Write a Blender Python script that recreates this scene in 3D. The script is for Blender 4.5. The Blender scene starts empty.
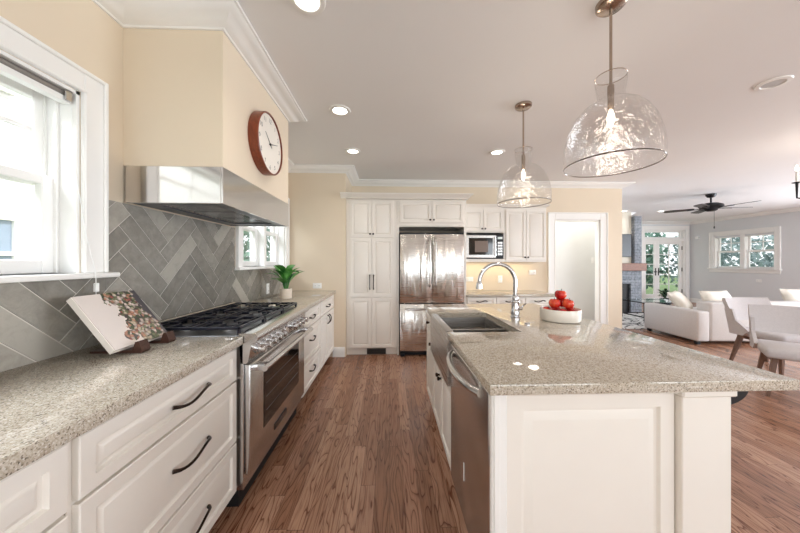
import bpy, bmesh, math, random
from math import sin, cos, pi, radians, sqrt
from mathutils import Vector, Matrix
random.seed(7)
SC = bpy.context.scene
COL = SC.collection

# ------------------------------------------------------------------ camera
H_EYE = 1.30
cam_d = bpy.data.cameras.new('camera'); cam_d.sensor_width = 36.0
cam_d.lens = 285.0 / 800.0 * 36.0
cam_d.shift_y = -4.6 / 800.0
cam_d.clip_start = 0.02
cam = bpy.data.objects.new('camera', cam_d); COL.objects.link(cam)
cam.location = (0, 0, H_EYE); cam.rotation_euler = (pi/2, 0, -0.037)
SC.camera = cam

# ------------------------------------------------------------------ world, lights, exposure
world = bpy.data.worlds.new('world'); SC.world = world; world.use_nodes = True
bg = world.node_tree.nodes['Background']
bg.inputs[0].default_value = (0.93, 0.97, 1.0, 1); bg.inputs[1].default_value = 1.5
SC.view_settings.view_transform = 'Standard'; SC.view_settings.look = 'None'
SC.view_settings.gamma = 1.0; SC.view_settings.use_curve_mapping = False
SC.view_settings.exposure = 0.12
try:
    SC.cycles.use_denoising = True
    SC.cycles.max_bounces = 10; SC.cycles.transparent_max_bounces = 16
    SC.cycles.diffuse_bounces = 5; SC.cycles.glossy_bounces = 5
    SC.cycles.caustics_reflective = False; SC.cycles.caustics_refractive = False
    SC.cycles.sample_clamp_indirect = 6.0
except Exception:
    pass

def area(name, loc, rot, sx, sy, power, col):
    l = bpy.data.lights.new(name, 'AREA'); l.shape = 'RECTANGLE'; l.size = sx; l.size_y = sy
    l.energy = power; l.color = col
    o = bpy.data.objects.new(name, l); COL.objects.link(o); o.location = loc; o.rotation_euler = rot
    return o
sun_d = bpy.data.lights.new('sun', 'SUN'); sun_d.energy = 3.2; sun_d.angle = radians(1.5); sun_d.color = (1, .97, .92)
sun = bpy.data.objects.new('sun', sun_d); COL.objects.link(sun); sun.rotation_euler = (radians(-12), radians(38), 0)
# fill lamps added at made-up openings behind the camera and on the dining side
area('fill_back_near', (0.9, -2.85, 1.35), (radians(124), 0, 0), 3.2, 1.9, 62, (0.86, 0.93, 1.0))
area('fill_back_far', (5.6, -2.85, 1.35), (radians(128), 0, 0), 3.6, 1.9, 140, (0.86, 0.93, 1.0))
area('fill_dining_side', (10.1, 2.6, 1.35), (radians(112), 0, radians(72)), 4.0, 1.9, 420, (0.84, 0.91, 1.0))
area('sky_fill_sink_window', (-2.5, 0.9, 3.2), (radians(0), radians(-40), 0), 1.2, 2.4, 220, (0.86, 0.93, 1.0))  # unseen area lamp added to strengthen the sky light through this window

# ------------------------------------------------------------------ helpers
def lin(r, g, b):
    f = lambda c: (c/255/12.92) if c/255 <= 0.04045 else ((c/255+0.055)/1.055)**2.4
    return (f(r), f(g), f(b), 1.0)

class NT:
    def __init__(s, name):
        s.m = bpy.data.materials.new(name); s.m.use_nodes = True
        s.t = s.m.node_tree; s.b = s.t.nodes['Principled BSDF']; s.out = s.t.nodes['Material Output']
    def n(s, typ, **kw):
        o = s.t.nodes.new(typ)
        for k, v in kw.items():
            if k.startswith('i_'):
                key = k[2:]; key = int(key) if key.isdigit() else key.replace('_', ' ')
                o.inputs[key].default_value = v
            else: setattr(o, k, v)
        return o
    def l(s, a, b): s.t.links.new(a, b)
    def math(s, op, a, b=None, c=None):
        o = s.n('ShaderNodeMath', operation=op)
        for i, v in enumerate((a, b, c)):
            if v is None: continue
            if isinstance(v, (int, float)): o.inputs[i].default_value = v
            else: s.l(v, o.inputs[i])
        return o.outputs[0]
    def ramp(s, fac, stops, interp='LINEAR'):
        r = s.n('ShaderNodeValToRGB'); cr = r.color_ramp; cr.interpolation = interp
        while len(cr.elements) < len(stops): cr.elements.new(0.5)
        for e, (p, c) in zip(cr.elements, stops): e.position = p; e.color = c
        s.l(fac, r.inputs[0]); return r.outputs[0]
    def bump(s, h, strength, dist):
        b = s.n('ShaderNodeBump'); b.inputs['Strength'].default_value = strength; b.inputs['Distance'].default_value = dist
        s.l(h, b.inputs['Height']); s.l(b.outputs[0], s.b.inputs['Normal']); return b
    def mix(s, fac, a, b, mode='MIX'):
        o = s.n('ShaderNodeMix', data_type='RGBA', blend_type=mode)
        for v, i in ((fac, 0), (a, 6), (b, 7)):
            if isinstance(v, (int, float, tuple)): o.inputs[i].default_value = v
            else: s.l(v, o.inputs[i])
        return o.outputs[2]
    def noise(s, vec, scale, detail=3, rough=.5, dist=0):
        o = s.n('ShaderNodeTexNoise'); o.inputs['Scale'].default_value = scale; o.inputs['Detail'].default_value = detail
        o.inputs['Roughness'].default_value = rough; o.inputs['Distortion'].default_value = dist
        if vec is not None: s.l(vec, o.inputs['Vector'])
        return o.outputs[0]
    def pos(s): return s.n('ShaderNodeNewGeometry').outputs['Position']
    def obj(s): return s.n('ShaderNodeTexCoord').outputs['Object']
    def scaled(s, vec, sc):
        o = s.n('ShaderNodeMapping'); o.inputs['Scale'].default_value = sc; s.l(vec, o.inputs[0]); return o.outputs[0]

def plain(name, col, rough=.5, metal=0, spec=.5, noise=0.0, nscale=8, bumpn=0, bscale=60, coat=0):
    k = NT(name); b = k.b
    b.inputs['Roughness'].default_value = rough; b.inputs['Metallic'].default_value = metal
    b.inputs['Specular IOR Level'].default_value = spec; b.inputs['Base Color'].default_value = col
    if coat: b.inputs['Coat Weight'].default_value = coat
    v = k.obj()
    if noise:
        f = k.noise(v, nscale, 4)
        c2 = tuple(min(1, c*(1+noise)) for c in col[:3]) + (1,); c1 = tuple(c*(1-noise) for c in col[:3]) + (1,)
        k.l(k.ramp(f, [(.3, c1), (.7, c2)]), b.inputs['Base Color'])
    if bumpn:
        k.bump(k.noise(v, bscale, 3), bumpn, .002)
    return k.m

def emit(name, col, strength):
    k = NT(name); k.b.inputs['Emission Color'].default_value = col; k.b.inputs['Emission Strength'].default_value = strength
    k.b.inputs['Base Color'].default_value = (.8, .8, .8, 1); return k.m

M = {}
M['wall'] = plain('wall_paint', lin(226, 211, 189), .75, noise=.02, nscale=2, bumpn=.05, bscale=250)
M['wall_grey'] = plain('grey_wall_paint', lin(220, 222, 224), .75, noise=.015, nscale=2)
M['wall_white'] = plain('white_wall_paint', lin(236, 238, 238), .7, noise=.01)
M['ceiling'] = plain('ceiling_paint', lin(240, 239, 239), .85, noise=.01, nscale=1.5)
M['trim'] = plain('white_trim_paint', lin(242, 241, 238), .35, noise=.01)
M['cab'] = plain('cabinet_cream_paint', lin(238, 233, 225), .32, noise=.012, nscale=5)
M['bronze'] = plain('dark_bronze', lin(44, 32, 26), .32, .85, noise=.15, nscale=30)
M['black'] = plain('black_metal', lin(24, 24, 27), .38, .4, noise=.1, nscale=30)
M['iron'] = plain('cast_iron', lin(38, 40, 52), .28, .4, noise=.1, nscale=60, bumpn=.15, bscale=300)
M['dark'] = plain('dark_cavity', lin(18, 17, 17), .6, noise=.1)
M['blackglass'] = plain('black_glass', lin(14, 13, 13), .06, 0, .6, noise=.05)
M['chrome'] = plain('chrome', lin(205, 205, 207), .1, 1, noise=.02)
M['nickel'] = plain('brushed_nickel', lin(176, 160, 146), .25, 1, noise=.05, nscale=30)
M['grille'] = plain('brown_register_metal', lin(60, 46, 38), .45, .5, noise=.1)
M['plastic_w'] = plain('white_plastic', lin(240, 240, 238), .35, noise=.01)
M['sofa'] = plain('white_sofa_fabric', lin(212, 208, 205), .9, noise=.03, nscale=40, bumpn=.2, bscale=300)
M['pillow'] = plain('cream_pillow_fabric', lin(226, 219, 207), .9, noise=.04, nscale=40, bumpn=.2, bscale=300)
M['chair'] = plain('light_grey_chair_fabric', lin(196, 192, 193), .9, noise=.04, nscale=60, bumpn=.2, bscale=400)
M['ceramic'] = plain('cream_ceramic', lin(238, 232, 222), .25, noise=.02)
M['pot'] = plain('beige_pot', lin(222, 208, 190), .6, noise=.04, nscale=30)
M['soil'] = plain('potting_soil', lin(50, 38, 28), .95, noise=.3, nscale=60)
M['siding'] = plain('white_siding_paint', lin(235, 236, 238), .6, noise=.02)
M['lawn'] = plain('outside_lawn', lin(84, 110, 62), .95, noise=.3, nscale=4)
M['bark'] = plain('tree_bark', lin(86, 70, 58), .9, noise=.25, nscale=12)
M['screen'] = plain('television_screen', lin(18, 20, 26), .4, 0, .5, noise=.05)
M['stucco'] = plain('cream_chimney_paint', lin(214, 206, 190), .8, noise=.02)

def wood(name, c1, c2, rough=.4, axis=(1, 14, 14)):
    k = NT(name); v = k.scaled(k.obj(), axis)
    f = k.noise(v, 6, 5, .6, .6)
    k.l(k.ramp(f, [(.25, c1), (.75, c2)]), k.b.inputs['Base Color']); k.b.inputs['Roughness'].default_value = rough
    return k.m
M['clockwood'] = wood('red_brown_wood', lin(96, 40, 20), lin(140, 66, 34), .3, (14, 14, 2))
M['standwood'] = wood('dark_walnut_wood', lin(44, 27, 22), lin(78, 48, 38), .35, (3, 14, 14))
M['legwood'] = wood('brown_leg_wood', lin(84, 60, 48), lin(126, 94, 76), .4, (14, 14, 2))
M['mantelwood'] = wood('mantel_wood', lin(96, 58, 40), lin(146, 94, 68), .5, (2, 14, 14))

def steel(name, col, rough, wav=0, wscale=(5, 5, .5), brush=(1, 1, 300)):
    k = NT(name); k.b.inputs['Metallic'].default_value = 1; k.b.inputs['Base Color'].default_value = col
    k.b.inputs['Roughness'].default_value = rough
    v = k.obj()
    f = k.noise(k.scaled(v, brush), 2, 2)
    r = k.math('MULTIPLY_ADD', f, .10, rough-.05); k.l(r, k.b.inputs['Roughness'])
    if wav:
        h = k.noise(k.scaled(v, wscale), 2.2, 1.0, .4, .5)
        k.bump(h, wav, .03)
    return k.m
M['steel'] = steel('stainless_steel', (.66, .645, .63, 1), .24)
M['fridgesteel'] = steel('wavy_stainless_steel', (.78, .76, .73, 1), .27, 1.0, (4.2, 4.2, .75))
M['hoodsteel'] = steel('polished_stainless_steel', (.72, .70, .68, 1), .12, .05, (1, 1, 1), (1, 300, 1))
M['sinksteel'] = steel('satin_stainless_steel', (.50, .48, .46, 1), .28)
M['greysteel'] = steel('dull_dark_steel', (.22, .22, .23, 1), .4)

# quartz worktop: fine speckle
def quartz():
    k = NT('speckled_quartz'); v = k.pos()
    vo = k.n('ShaderNodeTexVoronoi'); vo.inputs['Scale'].default_value = 300; k.l(v, vo.inputs['Vector'])
    w = k.n('ShaderNodeTexWhiteNoise'); k.l(vo.outputs['Position'], w.inputs[0])
    base = k.ramp(w.outputs[0], [(0, lin(70, 60, 50)), (.10, lin(118, 104, 90)), (.17, lin(178, 166, 148)), (.55, lin(194, 183, 166)), (.88, lin(214, 206, 193)), (1, lin(236, 233, 226))])
    n2 = k.noise(v, 90, 4, .7)
    c = k.mix(.32, base, k.ramp(n2, [(.34, lin(98, 85, 70)), (.46, lin(176, 166, 150)), (.68, lin(210, 203, 191))]))
    k.l(c, k.b.inputs['Base Color']); k.b.inputs['Roughness'].default_value = .05
    k.b.inputs['Specular IOR Level'].default_value = .75
    return k.m
M['quartz'] = quartz()

# oak strip floor, boards along Y
def oak():
    k = NT('oak_floor'); p = k.pos()
    s = k.n('ShaderNodeSeparateXYZ'); k.l(p, s.inputs[0]); X, Y = s.outputs[0], s.outputs[1]
    W = .083
    xi = k.math('FLOOR', k.math('DIVIDE', X, W)); xf = k.math('FRACT', k.math('DIVIDE', X, W))
    wn = k.n('ShaderNodeTexWhiteNoise', noise_dimensions='1D'); k.l(xi, wn.inputs['W'])
    yo = k.math('ADD', k.math('DIVIDE', Y, 1.15), k.math('MULTIPLY', wn.outputs[0], 7.3))
    yi = k.math('FLOOR', yo); yf = k.math('FRACT', yo)
    cid = k.math('ADD', k.math('MULTIPLY', xi, 17.13), k.math('MULTIPLY', yi, 3.71))
    wb = k.n('ShaderNodeTexWhiteNoise', noise_dimensions='1D'); k.l(cid, wb.inputs['W']); rnd = wb.outputs[0]
    # grain coordinates, shifted per board
    cx = k.n('ShaderNodeCombineXYZ'); k.l(X, cx.inputs[0]); k.l(Y, cx.inputs[1]); k.l(k.math('MULTIPLY', rnd, 40), cx.inputs[2])
    big = k.noise(k.scaled(cx.outputs[0], (9, 1.1, 1)), 1.0, 2, .5, .2)          # cathedral field
    rings = k.math('FRACT', k.math('MULTIPLY', big, 15))
    ringd = k.ramp(rings, [(0, (0, 0, 0, 1)), (.16, (.75, .75, .75, 1)), (.6, (1, 1, 1, 1)), (.95, (.8, .8, .8, 1)), (1, (0, 0, 0, 1))])
    fine = k.noise(k.scaled(cx.outputs[0], (130, 5, 1)), 1.0, 4, .6)
    pores = k.ramp(fine, [(.36, (0, 0, 0, 1)), (.5, (1, 1, 1, 1))])
    base = k.ramp(rnd, [(0, lin(142, 100, 76)), (.35, lin(172, 128, 102)), (.7, lin(190, 148, 122)), (1, lin(158, 114, 90))])
    darkc = k.mix(1.0, base, lin(138, 104, 86), 'MULTIPLY')
    c = k.mix(ringd, darkc, base)
    c = k.mix(k.math('MULTIPLY', k.math('SUBTRACT', 1.0, pores), .5), c, darkc)
    # joints
    ex = k.math('LESS_THAN', k.math('MINIMUM', xf, k.math('SUBTRACT', 1.0, xf)), .012)
    ey = k.math('LESS_THAN', k.math('MINIMUM', yf, k.math('SUBTRACT', 1.0, yf)), .0012)
    j = k.math('MAXIMUM', ex, ey)
    c = k.mix(k.math('MULTIPLY', j, .7), c, lin(70, 44, 32))
    k.l(c, k.b.inputs['Base Color'])
    r = k.math('MULTIPLY_ADD', fine, .12, .19); k.l(r, k.b.inputs['Roughness'])
    k.bump(k.math('SUBTRACT', fine, k.math('MULTIPLY', j, .6)), .12, .002)
    return k.m
M['oak'] = oak()

def tile_mat():
    k = NT('slate_grey_tile'); a = k.n('ShaderNodeAttribute', attribute_name='tone')
    v = k.pos(); n = k.noise(v, 16, 8, .72, .5)
    t = k.math('ADD', k.math('MULTIPLY', a.outputs['Fac'], .62), k.math('MULTIPLY', k.math('SUBTRACT', n, .17), .75))
    c = k.ramp(t, [(.15, lin(98, 95, 88)), (.5, lin(134, 130, 122)), (.85, lin(170, 165, 155))])
    k.l(c, k.b.inputs['Base Color']); k.b.inputs['Roughness'].default_value = .32
    k.bump(k.noise(v, 40, 4), .08, .002)
    return k.m
M['tile'] = tile_mat()
M['grout'] = plain('pale_grout', lin(208, 203, 195), .9, noise=.03)

def thin_glass(name, tint=(1, 1, 1, 1), rough=0.0, refl=1.0, seeds=False, floor_refl=0.02):
    k = NT(name); k.t.nodes.remove(k.b)
    tr = k.n('ShaderNodeBsdfTransparent'); tr.inputs[0].default_value = tint
    gl = k.n('ShaderNodeBsdfGlossy'); gl.inputs['Roughness'].default_value = rough; gl.inputs[0].default_value = (1, 1, 1, 1)
    lw = k.n('ShaderNodeLayerWeight'); lw.inputs['Blend'].default_value = .35
    fac = k.math('MULTIPLY_ADD', k.math('POWER', lw.outputs['Facing'], 3.0), .6*refl, floor_refl)
    if seeds:
        v = k.obj()
        n = k.noise(v, 22, 3, .6, .9)
        b = k.n('ShaderNodeBump'); b.inputs['Strength'].default_value = .45; b.inputs['Distance'].default_value = .02; k.l(n, b.inputs['Height'])
        k.l(b.outputs[0], gl.inputs['Normal']); k.l(b.outputs[0], lw.inputs['Normal'])
        vo = k.n('ShaderNodeTexVoronoi'); vo.inputs['Scale'].default_value = 34; k.l(v, vo.inputs['Vector'])
        sd = k.ramp(vo.outputs['Distance'], [(.14, (1, 1, 1, 1)), (.26, (0, 0, 0, 1))])
        fac = k.math('MAXIMUM', fac, k.math('MULTIPLY', sd, .16))
    mx = k.n('ShaderNodeMixShader'); k.l(fac, mx.inputs[0]); k.l(tr.outputs[0], mx.inputs[1]); k.l(gl.outputs[0], mx.inputs[2])
    k.l(mx.outputs[0], k.out.inputs[0]); return k.m
M['pane'] = thin_glass('window_glass')
M['shade'] = thin_glass('seeded_pendant_glass', (.92, .915, .91, 1), .10, 1.8, True, .07)
M['tableglass'] = thin_glass('table_glass', (.92, .96, .95, 1))
M['acrylic'] = thin_glass('clear_acrylic', (.85, .85, .85, 1), .05, 1.2)

def leafmat(name, c1, c2, rough=.4, trans=.0, scale=9):
    k = NT(name); v = k.obj(); f = k.noise(v, scale, 2)
    k.l(k.ramp(f, [(.3, c1), (.7, c2)]), k.b.inputs['Base Color']); k.b.inputs['Roughness'].default_value = rough
    if trans:
        k.b.inputs['Subsurface Weight'].default_value = trans; k.b.inputs['Subsurface Radius'].default_value = (.02, .02, .01)
    return k.m
M['leaf'] = leafmat('bright_green_leaf', lin(30, 96, 40), lin(104, 178, 78), .35)
M['leafdark'] = leafmat('dark_green_leaf', lin(24, 54, 34), lin(50, 92, 56), .4)
M['treeleaf'] = leafmat('tree_leaf', lin(58, 104, 82), lin(150, 186, 170), .5, 0, 1.6)
M['bluetreeleaf'] = leafmat('pale_tree_leaf', lin(92, 120, 122), lin(186, 202, 202), .5, 0, 1.6)

def stone():
    k = NT('grey_fireplace_stone'); v = k.pos()
    br = k.n('ShaderNodeTexBrick'); br.inputs['Scale'].default_value = 1
    br.inputs['Brick Width'].default_value = .22; br.inputs['Row Height'].default_value = .07; br.inputs['Mortar Size'].default_value = .006
    br.inputs['Color1'].default_value = lin(96, 102, 112); br.inputs['Color2'].default_value = lin(150, 154, 160); br.inputs['Mortar'].default_value = lin(80, 82, 86)
    s = k.n('ShaderNodeSeparateXYZ'); k.l(v, s.inputs[0]); c = k.n('ShaderNodeCombineXYZ')
    k.l(k.math('ADD', s.outputs[0], s.outputs[1]), c.inputs[0]); k.l(s.outputs[2], c.inputs[1]); k.l(c.outputs[0], br.inputs[0])
    col = k.mix(.5, br.outputs[0], k.ramp(k.noise(v, 22, 5), [(.3, lin(80, 88, 98)), (.7, lin(170, 174, 178))]))
    k.l(col, k.b.inputs['Base Color']); k.b.inputs['Roughness'].default_value = .8
    k.bump(k.noise(v, 30, 4), .5, .01); return k.m
M['stone'] = stone()

def rugmat():
    k = NT('branch_pattern_rug'); v = k.pos()
    n = k.noise(v, 2.6, 3, .55, 1.2)
    r = k.math('ABSOLUTE', k.math('SUBTRACT', n, .5))
    c = k.ramp(r, [(.0, lin(40, 40, 44)), (.022, lin(50, 50, 54)), (.03, lin(226, 224, 222))])
    k.l(c, k.b.inputs['Base Color']); k.b.inputs['Roughness'].default_value = .95; return k.m
M['rug'] = rugmat()

def applemat():
    k = NT('red_apple_skin'); v = k.obj()
    n = k.noise(k.scaled(v, (30, 30, 8)), 1.2, 3)
    s = k.n('ShaderNodeSeparateXYZ'); k.l(v, s.inputs[0])
    f = k.math('ADD', n, k.math('MULTIPLY', s.outputs[0], 4.0))
    k.l(k.ramp(f, [(.25, lin(150, 16, 18)), (.55, lin(204, 34, 28)), (.78, lin(226, 96, 56))]), k.b.inputs['Base Color'])
    k.b.inputs['Roughness'].default_value = .22; return k.m
M['apple'] = applemat()

def covermat():
    # a food photograph printed on the cover: pale marble on the left, vegetables across, dark slate at right
    k = NT('cookbook_cover_print'); u = k.n('ShaderNodeUVMap'); s = k.n('ShaderNodeSeparateXYZ'); k.l(u.outputs[0], s.inputs[0])
    U, V = s.outputs[0], s.outputs[1]
    vo = k.n('ShaderNodeTexVoronoi'); vo.inputs['Scale'].default_value = 21; k.l(u.outputs[0], vo.inputs['Vector'])
    w = k.n('ShaderNodeTexWhiteNoise'); k.l(vo.outputs['Position'], w.inputs[0])
    veg = k.ramp(w.outputs[0], [(0, lin(70, 92, 62)), (.16, lin(126, 138, 100)), (.28, lin(226, 208, 196)), (.44, lin(206, 150, 124)), (.54, lin(234, 220, 210)), (.70, lin(172, 92, 88)), (.76, lin(92, 84, 88)), (.88, lin(214, 200, 172))], 'CONSTANT')
    veg = k.mix(k.math('MULTIPLY', vo.outputs['Distance'], .9), veg, lin(70, 60, 56))
    n = k.noise(u.outputs[0], 5, 4, .6)
    wob = k.math('MULTIPLY', k.math('SUBTRACT', n, .5), .55)
    e = k.math('ADD', k.math('ADD', U, k.math('MULTIPLY', V, .12)), wob)
    bgc = k.mix(k.math('GREATER_THAN', k.math('ADD', U, k.math('MULTIPLY', V, .30)), .86), lin(222, 212, 206), lin(84, 80, 84))
    band = k.math('MULTIPLY', k.math('GREATER_THAN', e, .50), k.math('LESS_THAN', e, .98))
    c = k.mix(band, bgc, veg)
    d2 = k.math('ADD', k.math('POWER', k.math('SUBTRACT', U, .38), 2.0), k.math('POWER', k.math('SUBTRACT', V, .16), 2.0))
    c = k.mix(k.math('LESS_THAN', k.math('ADD', d2, k.math('MULTIPLY', wob, .04)), .011), c, veg)
    k.l(c, k.b.inputs['Base Color']); k.b.inputs['Roughness'].default_value = .28; return k.m
M['cover'] = covermat()
M['pages'] = plain('book_page_edges', lin(236, 228, 220), .8, noise=.02)

# ---- mesh builder
class MB:
    def __init__(s): s.bm = bmesh.new()
    def face(s, vs, mi=0):
        try:
            f = s.bm.faces.new(vs); f.material_index = mi; return f
        except ValueError: return None
    def box(s, x0, x1, y0, y1, z0, z1, bev=0, mi=0, seg=1):
        if x0 > x1: x0, x1 = x1, x0
        if y0 > y1: y0, y1 = y1, y0
        if z0 > z1: z0, z1 = z1, z0
        b = bmesh.new()
        v = [b.verts.new(p) for p in ((x0, y0, z0), (x1, y0, z0), (x1, y1, z0), (x0, y1, z0), (x0, y0, z1), (x1, y0, z1), (x1, y1, z1), (x0, y1, z1))]
        for q in ((3, 2, 1, 0), (4, 5, 6, 7), (0, 1, 5, 4), (1, 2, 6, 5), (2, 3, 7, 6), (3, 0, 4, 7)): b.faces.new([v[i] for i in q])
        if bev:
            bev = min(bev, .49*min(x1-x0, y1-y0, z1-z0))
            bmesh.ops.bevel(b, geom=b.edges[:], offset=bev, segments=seg, affect='EDGES', profile=.5)
        s.merge(b, mi); return s
    def merge(s, b, mi=0, mat=None):
        mp = {}
        for v in b.verts: mp[v] = s.bm.verts.new(mat @ v.co if mat else v.co)
        for f in b.faces: s.face([mp[v] for v in f.verts], mi)
        b.free(); return s
    def quad_rings(s, rings, cap0=True, cap1=True, close=True, mi=0):
        R = [[s.bm.verts.new(p) for p in r] for r in rings]
        n = len(R[0])
        for a, b in zip(R, R[1:]):
            for i in range(n if close else n-1):
                j = (i+1) % n; s.face([a[i], a[j], b[j], b[i]], mi)
        if cap0: s.face(R[0][::-1], mi)
        if cap1: s.face(R[-1], mi)
        return s
    def lathe(s, prof, c=(0, 0, 0), seg=28, cap0=False, cap1=False, mi=0, sx=1, sy=1):
        rings = [[(c[0]+sx*r*cos(2*pi*i/seg), c[1]+sy*r*sin(2*pi*i/seg), c[2]+z) for i in range(seg)] for r, z in prof]
        return s.quad_rings(rings, cap0, cap1, True, mi)
    def tube(s, pts, rad, seg=10, caps=True, mi=0):
        pts = [Vector(p) for p in pts]; n = len(pts)
        rad = rad if isinstance(rad, (list, tuple)) else [rad]*n
        T = [((pts[min(i+1, n-1)]-pts[max(i-1, 0)]).normalized()) for i in range(n)]
        up = Vector((0, 0, 1)) if abs(T[0].z) < .9 else Vector((1, 0, 0))
        N = (up - T[0]*up.dot(T[0])).normalized(); rings = []
        for i in range(n):
            N = (N - T[i]*N.dot(T[i])).normalized(); B = T[i].cross(N)
            rings.append([tuple(pts[i] + (N*cos(2*pi*k/seg)+B*sin(2*pi*k/seg))*rad[i]) for k in range(seg)])
        return s.quad_rings(rings, caps, caps, True, mi)
    def cyl(s, p0, p1, r, seg=16, mi=0, r1=None): return s.tube([p0, p1], [r, r if r1 is None else r1], seg, True, mi)
    def prism(s, poly, axis, a0, a1, mi=0):
        # poly in the two other axes, extruded along axis
        def mk(p, a): return {'x': (a, p[0], p[1]), 'y': (p[0], a, p[1]), 'z': (p[0], p[1], a)}[axis]
        return s.quad_rings([[mk(p, a0) for p in poly], [mk(p, a1) for p in poly]], True, True, True, mi)
    def sweep(s, path, prof, closed=False, mi=0):
        # path: XY points, profile (out, z) to the right of the walking direction, mitred
        P = [Vector((p[0], p[1])) for p in path]; n = len(P); rings = []
        for i in range(n):
            d0 = (P[i]-P[i-1]).normalized() if i > 0 else None
            d1 = (P[i+1]-P[i]).normalized() if i < n-1 else None
            if d0 is None: d0 = d1
            if d1 is None: d1 = d0
            r0 = Vector((d0.y, -d0.x)); r1 = Vector((d1.y, -d1.x)); m = (r0+r1)
            m = m/ max(1e-6, m.dot(r0))
            rings.append([(P[i].x+m.x*o, P[i].y+m.y*o, z) for o, z in prof])
        return s.quad_rings(rings, True, True, True, mi)
    def panel(s, face, a0, a1, z0, z1, w0, rings, mi=0):
        def p3(a, z, w):
            return {'+X': (w0+w, a, z), '-X': (w0-w, a, z), '-Y': (a, w0-w, z), '+Y': (a, w0+w, z)}[face]
        R = []
        for ins, w in rings:
            R.append([p3(a0+ins, z0+ins, w), p3(a1-ins, z0+ins, w), p3(a1-ins, z1-ins, w), p3(a0+ins, z1-ins, w)])
        return s.quad_rings(R, True, True, True, mi)

RAISED = [(0, 0), (0, .017), (.003, .02), (.050, .02), (.053, .007), (.063, .006), (.085, .018), (.088, .0185)]
SLAB = [(0, 0), (0, .017), (.003, .02), (.040, .02), (.044, .008), (.053, .008), (.064, .016), (.067, .0165)]
SMALL = [(0, 0), (0, .015), (.003, .018), (.040, .018), (.042, .006), (.050, .005), (.066, .015), (.068, .0155)]

def world_off(o):
    v = Vector((0, 0, 0))
    while o: v += o.location; o = o.parent
    return v

def finish(mb, name, mats, smooth=True, ang=32):
    bm = mb.bm
    bmesh.ops.recalc_face_normals(bm, faces=bm.faces[:])
    me = bpy.data.meshes.new(name); bm.to_mesh(me); bm.free()
    mats = mats if isinstance(mats, (list, tuple)) else [mats]
    for m in mats: me.materials.append(M[m] if isinstance(m, str) else m)
    if smooth:
        for p in me.polygons: p.use_smooth = True
        me.set_sharp_from_angle(angle=radians(ang))
    return me

def part(mb, name, mats, parent, local=False, label=None, smooth=True, ang=32):
    if parent is not None and not local:
        off = world_off(parent)
        for v in mb.bm.verts: v.co -= off
    o = bpy.data.objects.new(name, finish(mb, name, mats, smooth, ang)); COL.objects.link(o)
    if parent is not None: o.parent = parent
    if label: o['label'] = label
    return o

def thing(name, loc, label, cat, group=None, rz=0):
    o = bpy.data.objects.new(name, None); COL.objects.link(o); o.location = loc; o.rotation_euler = (0, 0, rz)
    o.empty_display_size = .1
    o['label'] = label; o['category'] = cat
    if group: o['group'] = group
    return o

def solo(mb, name, mats, label, cat, group=None, ang=32):
    bm = mb.bm
    xs = [v.co.x for v in bm.verts]; ys = [v.co.y for v in bm.verts]; zs = [v.co.z for v in bm.verts]
    c = Vector(((min(xs)+max(xs))/2, (min(ys)+max(ys))/2, min(zs)))
    for v in bm.verts: v.co -= c
    o = bpy.data.objects.new(name, finish(mb, name, mats, True, ang)); COL.objects.link(o); o.location = c
    o['label'] = label; o['category'] = cat
    if group: o['group'] = group
    return o

def struct(mb, name, mats, parent=None, ang=32):
    o = bpy.data.objects.new(name, finish(mb, name, mats, True, ang)); COL.objects.link(o)
    if parent is not None: o.parent = parent
    else: o['kind'] = 'structure'
    return o
def struct_root(name):
    o = bpy.data.objects.new(name, None); COL.objects.link(o); o['kind'] = 'structure'; return o

def dup(root, loc=None, rz=None, label=None, group=None):
    r = root.copy(); COL.objects.link(r)
    if loc is not None: r.location = loc
    if rz is not None: r.rotation_euler = (0, 0, rz)
    if label: r['label'] = label
    if group: r['group'] = group
    for ch in list(root.children):
        c = ch.copy(); COL.objects.link(c); c.parent = r
        for g in list(ch.children):
            d = g.copy(); COL.objects.link(d); d.parent = c
    return r

# ------------------------------------------------------------------ room shell
CZ = 2.59
XL, XR = -1.38, 9.75
YB, YF = 4.58, 8.90         # kitchen back wall, living room far wall
def wall_with_holes(name, axis, w0, w1, a0, a1, z0, z1, holes, mat):
    """axis 'x': wall plane of constant x (thickness w0..w1), running along y a0..a1; holes (a0,a1,z0,z1)"""
    mb = MB(); cuts = sorted(set([a0, a1] + [h[0] for h in holes] + [h[1] for h in holes]))
    for c0, c1 in zip(cuts, cuts[1:]):
        segs = [(z0, z1)]
        for h in holes:
            if h[0] <= c0+1e-6 and h[1] >= c1-1e-6:
                ns = []
                for s0, s1 in segs:
                    if h[2] > s0: ns.append((s0, min(s1, h[2])))
                    if h[3] < s1: ns.append((max(s0, h[3]), s1))
                segs = [q for q in ns if q[1]-q[0] > 1e-5]
        for s0, s1 in segs:
            if axis == 'x': mb.box(w0, w1, c0, c1, s0, s1)
            else: mb.box(c0, c1, w0, w1, s0, s1)
    return struct(mb, name, mat)

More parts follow.
